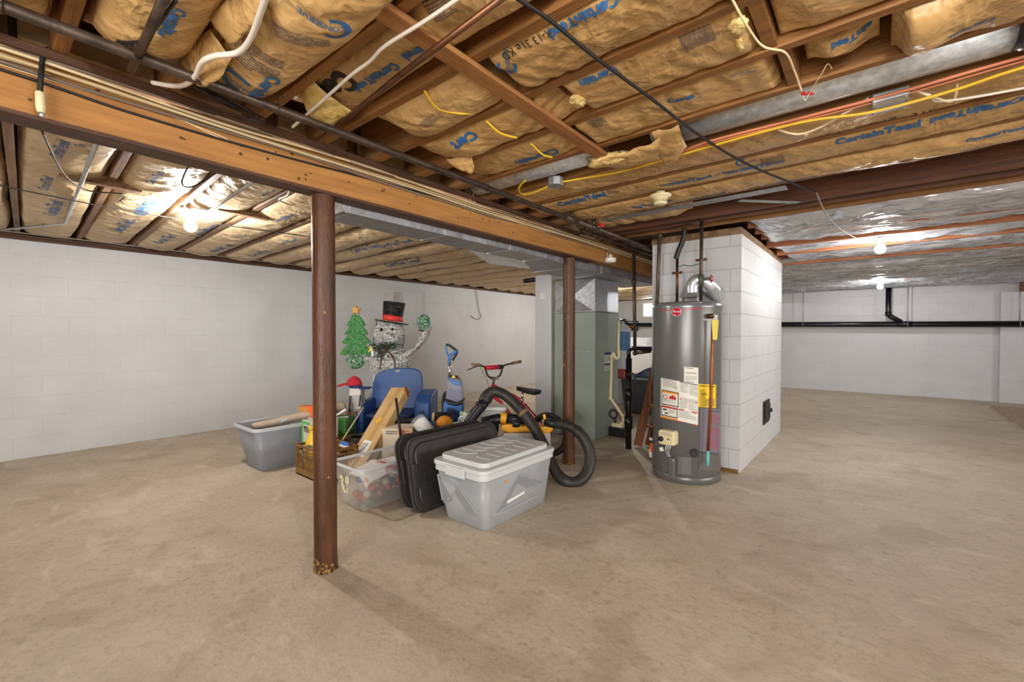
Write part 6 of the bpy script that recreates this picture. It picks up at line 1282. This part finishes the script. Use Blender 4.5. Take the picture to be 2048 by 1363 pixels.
c_ = Q(960, 1000); mb = MB(); lw = ell((c_[0], 0, .33), .30, .26, .33); strands(mb, lw, 200, 14, .0030, 3); mb.build('lower_body', wh_w, sn, False)
def limb(path, rad): 
    P = spline(path, 6)
    def fn(u, v):
        i = v * (len(P) - 1); a = P[int(i)]; b_ = P[min(int(i) + 1, len(P) - 1)]; c = a.lerp(b_, i - int(i)); r = rad(v) if callable(rad) else rad
        return (c.x + r * math.cos(6.283 * u) * .75, c.y + r * math.sin(6.283 * u), c.z + r * math.cos(6.283 * u) * .66)
    return fn
mb = MB(); strands(mb, limb([Q(1130, 890), Q(1260, 850), Q(1370, 740), Q(1410, 650), Q(1430, 570)], 125 * U), 240, 12, .0032, 4); mb.build('arm', wh_w, sn, False); mb = MB(); strands(mb, limb([Q(770, 930), Q(690, 940), Q(600, 925)], 55 * U), 80, 10, .0028, 5); mb.build('arm', wh_w, sn, False)
mb = MB(); strands(mb, ell(*body(1418, 450, 88, 120, .6)), 190, 12, .0032, 6); strands(mb, ell(*body(1345, 440, 30, 60, .8)), 40, 8, .003, 9); mb.build('mitten', gr_w, sn, False); mb = MB(); strands(mb, ell(*body(480, 970, 120, 100, .7)), 190, 12, .0032, 7); mb.build('mitten', gr_w, sn, False)
mb = MB(); mb.bar(Q(1350, 540), Q(1500, 575), .10, .018); mb.build('mitten_cuff', mat('brown trim', C(86, 54, 40), .8), sn, False, bevel=.006)
mb = MB()
def hatf(u, v): 
    b_ = Vector(Q(992, 345)); t_ = Vector(Q(1018, 165)); c = b_.lerp(t_, v); r = (128 + 16 * v) * U; return (c.x + r * math.cos(6.283 * u), c.y + r * math.sin(6.283 * u), c.z - .10 * r * math.cos(6.283 * u))
strands(mb, hatf, 210, 14, .0030, 11)
def hatt(u, v): c = Vector(Q(1018, 165)); r = 144 * U * v; return (c.x + r * math.cos(6.283 * u), c.y + r * math.sin(6.283 * u), c.z - .10 * r * math.cos(6.283 * u))
strands(mb, hatt, 110, 10, .0032, 12)
for v_ in (0.02, .98): mb.tube([hatf(i / 24, v_) for i in range(24)], .005, 5, closed=True)
hc_ = mb.build('hat_crown', wh_d, sn, False)
mb = MB()
def brimf(u, v): c = Vector(Q(980, 437)); r = (125 + 95 * v) * U; return (c.x + r * math.cos(6.283 * u), c.y + r * math.sin(6.283 * u) * .8, c.z - .155 * r * math.cos(6.283 * u))
strands(mb, brimf, 110, 10, .003, 13)
for v_ in (0., .5, 1.): mb.tube([brimf(i / 36, v_) for i in range(36)], .007, 6, closed=True)
mb.build('hat_brim', wh_d, hc_, False)
mb = MB()
def bandf(u, v): b_ = Vector(Q(990, 418)); t_ = Vector(Q(992, 345)); c = b_.lerp(t_, v); r = 132 * U; return (c.x + r * math.cos(6.283 * u), c.y + r * math.sin(6.283 * u), c.z - .12 * r * math.cos(6.283 * u))
mb.grid(bandf, 36, 2); mb.build('hat_band', mat('red ribbon', C(222, 62, 44), .55), hc_, False, solid=.003)
mb = MB(); yf_ = -.18 * .0
for ex, ey, r_ in ((883, 537, 22), (1030, 535, 20), (875, 607, 9), (1040, 605, 9), (965, 875, 20)):
    dx_ = (ex - 945) / 208; dz_ = (ey - 590) / 175; dd = math.sqrt(max(.05, 1 - min(.95, dx_ * dx_ + dz_ * dz_))) if ey < 700 else .85
    mb = MB(); mb.sphere(Q(ex, ey, -208 * U * .85 * dd), r_ * U, n=10); mb.build('eye' if r_ > 19 and ey < 700 else 'button', G['black'], hd_ if ey < 700 else sn, False)
mb = MB(); rg = random.Random(4); loop_ = [Q(*p_) for p_ in ((775, 400), (770, 480), (745, 560), (735, 650), (730, 720), (790, 760), (880, 740), (960, 720), (1060, 740), (1130, 740), (1150, 650), (1140, 540), (1100, 490), (1010, 440), (950, 480))]
mb.tube(spline(loop_, 6), .005, 5)
for p_ in spline(loop_, 2)[::2]: mb.cyl(p_, tuple(Vector(p_) + Vector((rg.uniform(-.02, .02), -.02, rg.uniform(-.02, .02)))), .006, .003, 6)
mb.tube(spline([Q(1100, 790), Q(1040, 850), Q(970, 920), Q(900, 960), Q(780, 960), Q(700, 900)], 6), .005, 5); mb.tube(spline([Q(1250, 980), Q(1230, 1060), Q(1200, 1120)], 4), .005, 5); mb.build('light_string', wh_d, sn, False)
mb = MB(); rg = random.Random(14)
def needles(cx_, cy_, rx, ry, n, m):
    for _ in range(n):
        p_ = Vector(Q(cx_ + rg.uniform(-rx, rx), cy_ + rg.uniform(-ry, ry), -.17 + rg.uniform(-.03, .03))); mb.tube([p_, p_ + Vector((rg.uniform(-.05, .05), rg.uniform(-.03, .01), rg.uniform(-.03, .03)))], .0035, 4, m)
needles(840, 760, 70, 45, 70, 0); needles(1010, 750, 80, 40, 80, 0); needles(890, 890, 60, 60, 70, 0); needles(910, 790, 70, 45, 60, 1)
mb.tube(spline([Q(930, 820, -.19), Q(1010, 850, -.2), Q(1060, 930, -.19), Q(1075, 1050, -.18)], 5), .010, 6, 1); mb.tube(spline([Q(900, 820, -.19), Q(890, 950, -.2), Q(870, 1060, -.18)], 5), .010, 6, 1)
mb.build('pine_bow', [mat('pine needles', C(46, 84, 58), .8), mat('brown ribbon', C(92, 58, 40), .7)], sn, False)
mb = MB(); mb.add([Q(735, 750, -.14), Q(760, 800, -.14), Q(690, 845, -.14), Q(700, 820, -.14)], [(0, 1, 2, 3)], 0); mb.add([Q(738, 810, -.15), Q(772, 812, -.15), Q(772, 885, -.15), Q(740, 885, -.15)], [(0, 1, 2, 3)], 1); mb.build('paper_tags', [mat('yellow tag paper', C(236, 216, 60), .5), stk[0]], sn, False, solid=.002)
mb = MB(); c_ = Q(960, 1000)
for dx in (-.2, .2): mb.tube([(c_[0] + dx, .1, .0), (c_[0] + dx, .12, .5)], .006, 6)
mb.build('stand', wh_w, sn, False)
mb = MB(); a_ = Q(672, 980); mb.box(a_[0], a_[0] + .02, .16, .18, 0, a_[2]); mb.build('white_stake', G['white'], sn, False)
tr, L2, k2 = stand('tree_decoration', 'flat green glitter christmas tree with a yellow star held by the snowman', 'tree', 712, 6.0)
T = lambda x, y: (lambda p: (p[0], p[2]))(L2(640 + x / 6.815, 580 + y / 6.815))
op = [(480, 330), (535, 345), (585, 410), (622, 472), (612, 486), (580, 484), (620, 540), (656, 590), (640, 602), (600, 602), (650, 660), (694, 708), (688, 722), (640, 726), (600, 722), (650, 790), (708, 860), (700, 884), (640, 890), (490, 862), (330, 888), (278, 872), (280, 846), (340, 780), (388, 730), (320, 728), (302, 714), (350, 655), (396, 608), (350, 604), (340, 590), (375, 545), (410, 484), (376, 486), (368, 472), (410, 410), (440, 345)]
MX = Matrix(((1, 0, 0, 0), (0, 0, 1, 0), (0, 1, 0, 0), (0, 0, 0, 1)))
root_ = tr; zoff = 0
mb = MB(); mb.prism([T(*p_) for p_ in op], -.02, .02, 0, MX); mb.build('tree_panel', mat('green glitter panel', C(40, 116, 46), .4, col2=C(70, 150, 70), scale=30., bump=.8, bscale=80.), tr, False, bevel=.006); tp_ = bpy.context.scene.objects['tree_panel']
mb = MB(); rg = random.Random(31)
def inside(x, y):
    c = False; j = len(op) - 1
    for i in range(len(op)):
        if (op[i][1] > y) != (op[j][1] > y) and x < (op[j][0] - op[i][0]) * (y - op[i][1]) / (op[j][1] - op[i][1]) + op[i][0]: c = not c
        j = i
    return c
for _ in range(420):
    x, y = rg.uniform(300, 680), rg.uniform(350, 870)
    if inside(x, y) and inside(x + 24, y) and inside(x - 24, y):
        a = rg.random() * 6.28; p_ = T(x, y); q_ = T(x + 16 * math.cos(a), y + 16 * math.sin(a)); mb.tube([(p_[0], -.023, p_[1]), (q_[0], -.026, q_[1])], .0022, 3, 0 if rg.random() < .45 else 1)
mb.build('glitter_wires', [mat('pale tinsel', C(214, 228, 214), .4), mat('dark tinsel', C(24, 84, 34), .4)], tp_, False)
sp = []
for i in range(10):
    a = math.pi / 2 + i * math.pi / 5; r_ = 68 if i % 2 == 0 else 36; sp.append(T(492 + r_ * math.cos(a), 272 - r_ * math.sin(a)))
mb = MB(); mb.prism(sp, -.03, .03, 0, MX); mb.build('star', mat('golden star', C(214, 166, 74), .5, col2=C(190, 140, 60), scale=20.), tr, False, bevel=.006)
mb = MB(); mb.tube([(T(490, 862)[0], .03, T(490, 862)[1] + .06), (T(480, 1000)[0], .03, T(480, 1000)[1])], .008, 6); mb.build('handle_stick', G['iron'], tr, False)
# ================================================================ camera, light, view
cam = bpy.data.cameras.new('camera'); co = bpy.data.objects.new('camera', cam); COL.objects.link(co)
cam.sensor_width = 36; cam.sensor_fit = 'HORIZONTAL'; cam.lens = 36 * F / 2048; cam.clip_start = .02
M_ = Matrix((RT, UP, -FW)).transposed().to_4x4(); M_.translation = EYE; co.matrix_world = M_
SC.camera = co
def area(name, loc, target, sx, sy, power, col=(1, 1, 1)):
    l = bpy.data.lights.new(name, 'AREA'); l.shape = 'RECTANGLE'; l.size = sx; l.size_y = sy; l.energy = power; l.color = col
    o = bpy.data.objects.new(name, l); COL.objects.link(o); o.location = loc
    o.rotation_euler = (Vector(target) - Vector(loc)).to_track_quat('-Z', 'Y').to_euler(); return o
area('added fill behind the camera', (1.2, -4.4, 1.3), (-1.6, 3.5, 1.2), 4.0, 2.0, 170, (1, .98, .95))  # added soft fill behind the camera, no stairwell opening stands there
area('added fill from the right', (6.2, 3.5, 1.5), (-2, 3.5, 1.2), 5.0, 1.4, 110, (1, .99, .97))  # added wide side fill, the right wall has no windows
w = bpy.data.worlds.new('world'); SC.world = w; w.use_nodes = True
w.node_tree.nodes['Background'].inputs['Color'].default_value = (.9, .95, 1, 1); w.node_tree.nodes['Background'].inputs['Strength'].default_value = .3
vs_ = SC.view_settings; vs_.view_transform = 'Standard'; vs_.look = 'None'; vs_.gamma = 1; vs_.use_curve_mapping = False; vs_.exposure = 1.28
cy = SC.cycles; cy.use_denoising = True; cy.use_adaptive_sampling = True; cy.adaptive_threshold = .02; cy.max_bounces = 7; cy.diffuse_bounces = 4; cy.glossy_bounces = 3; cy.transmission_bounces = 4; cy.transparent_max_bounces = 12
cy.caustics_reflective = False; cy.caustics_refractive = False; cy.sample_clamp_indirect = 6.0
for o in list(COL.objects):
    if o.type == 'MESH' and o.parent is None and 'label' not in o and 'kind' not in o: print('UNTAGGED', o.name)
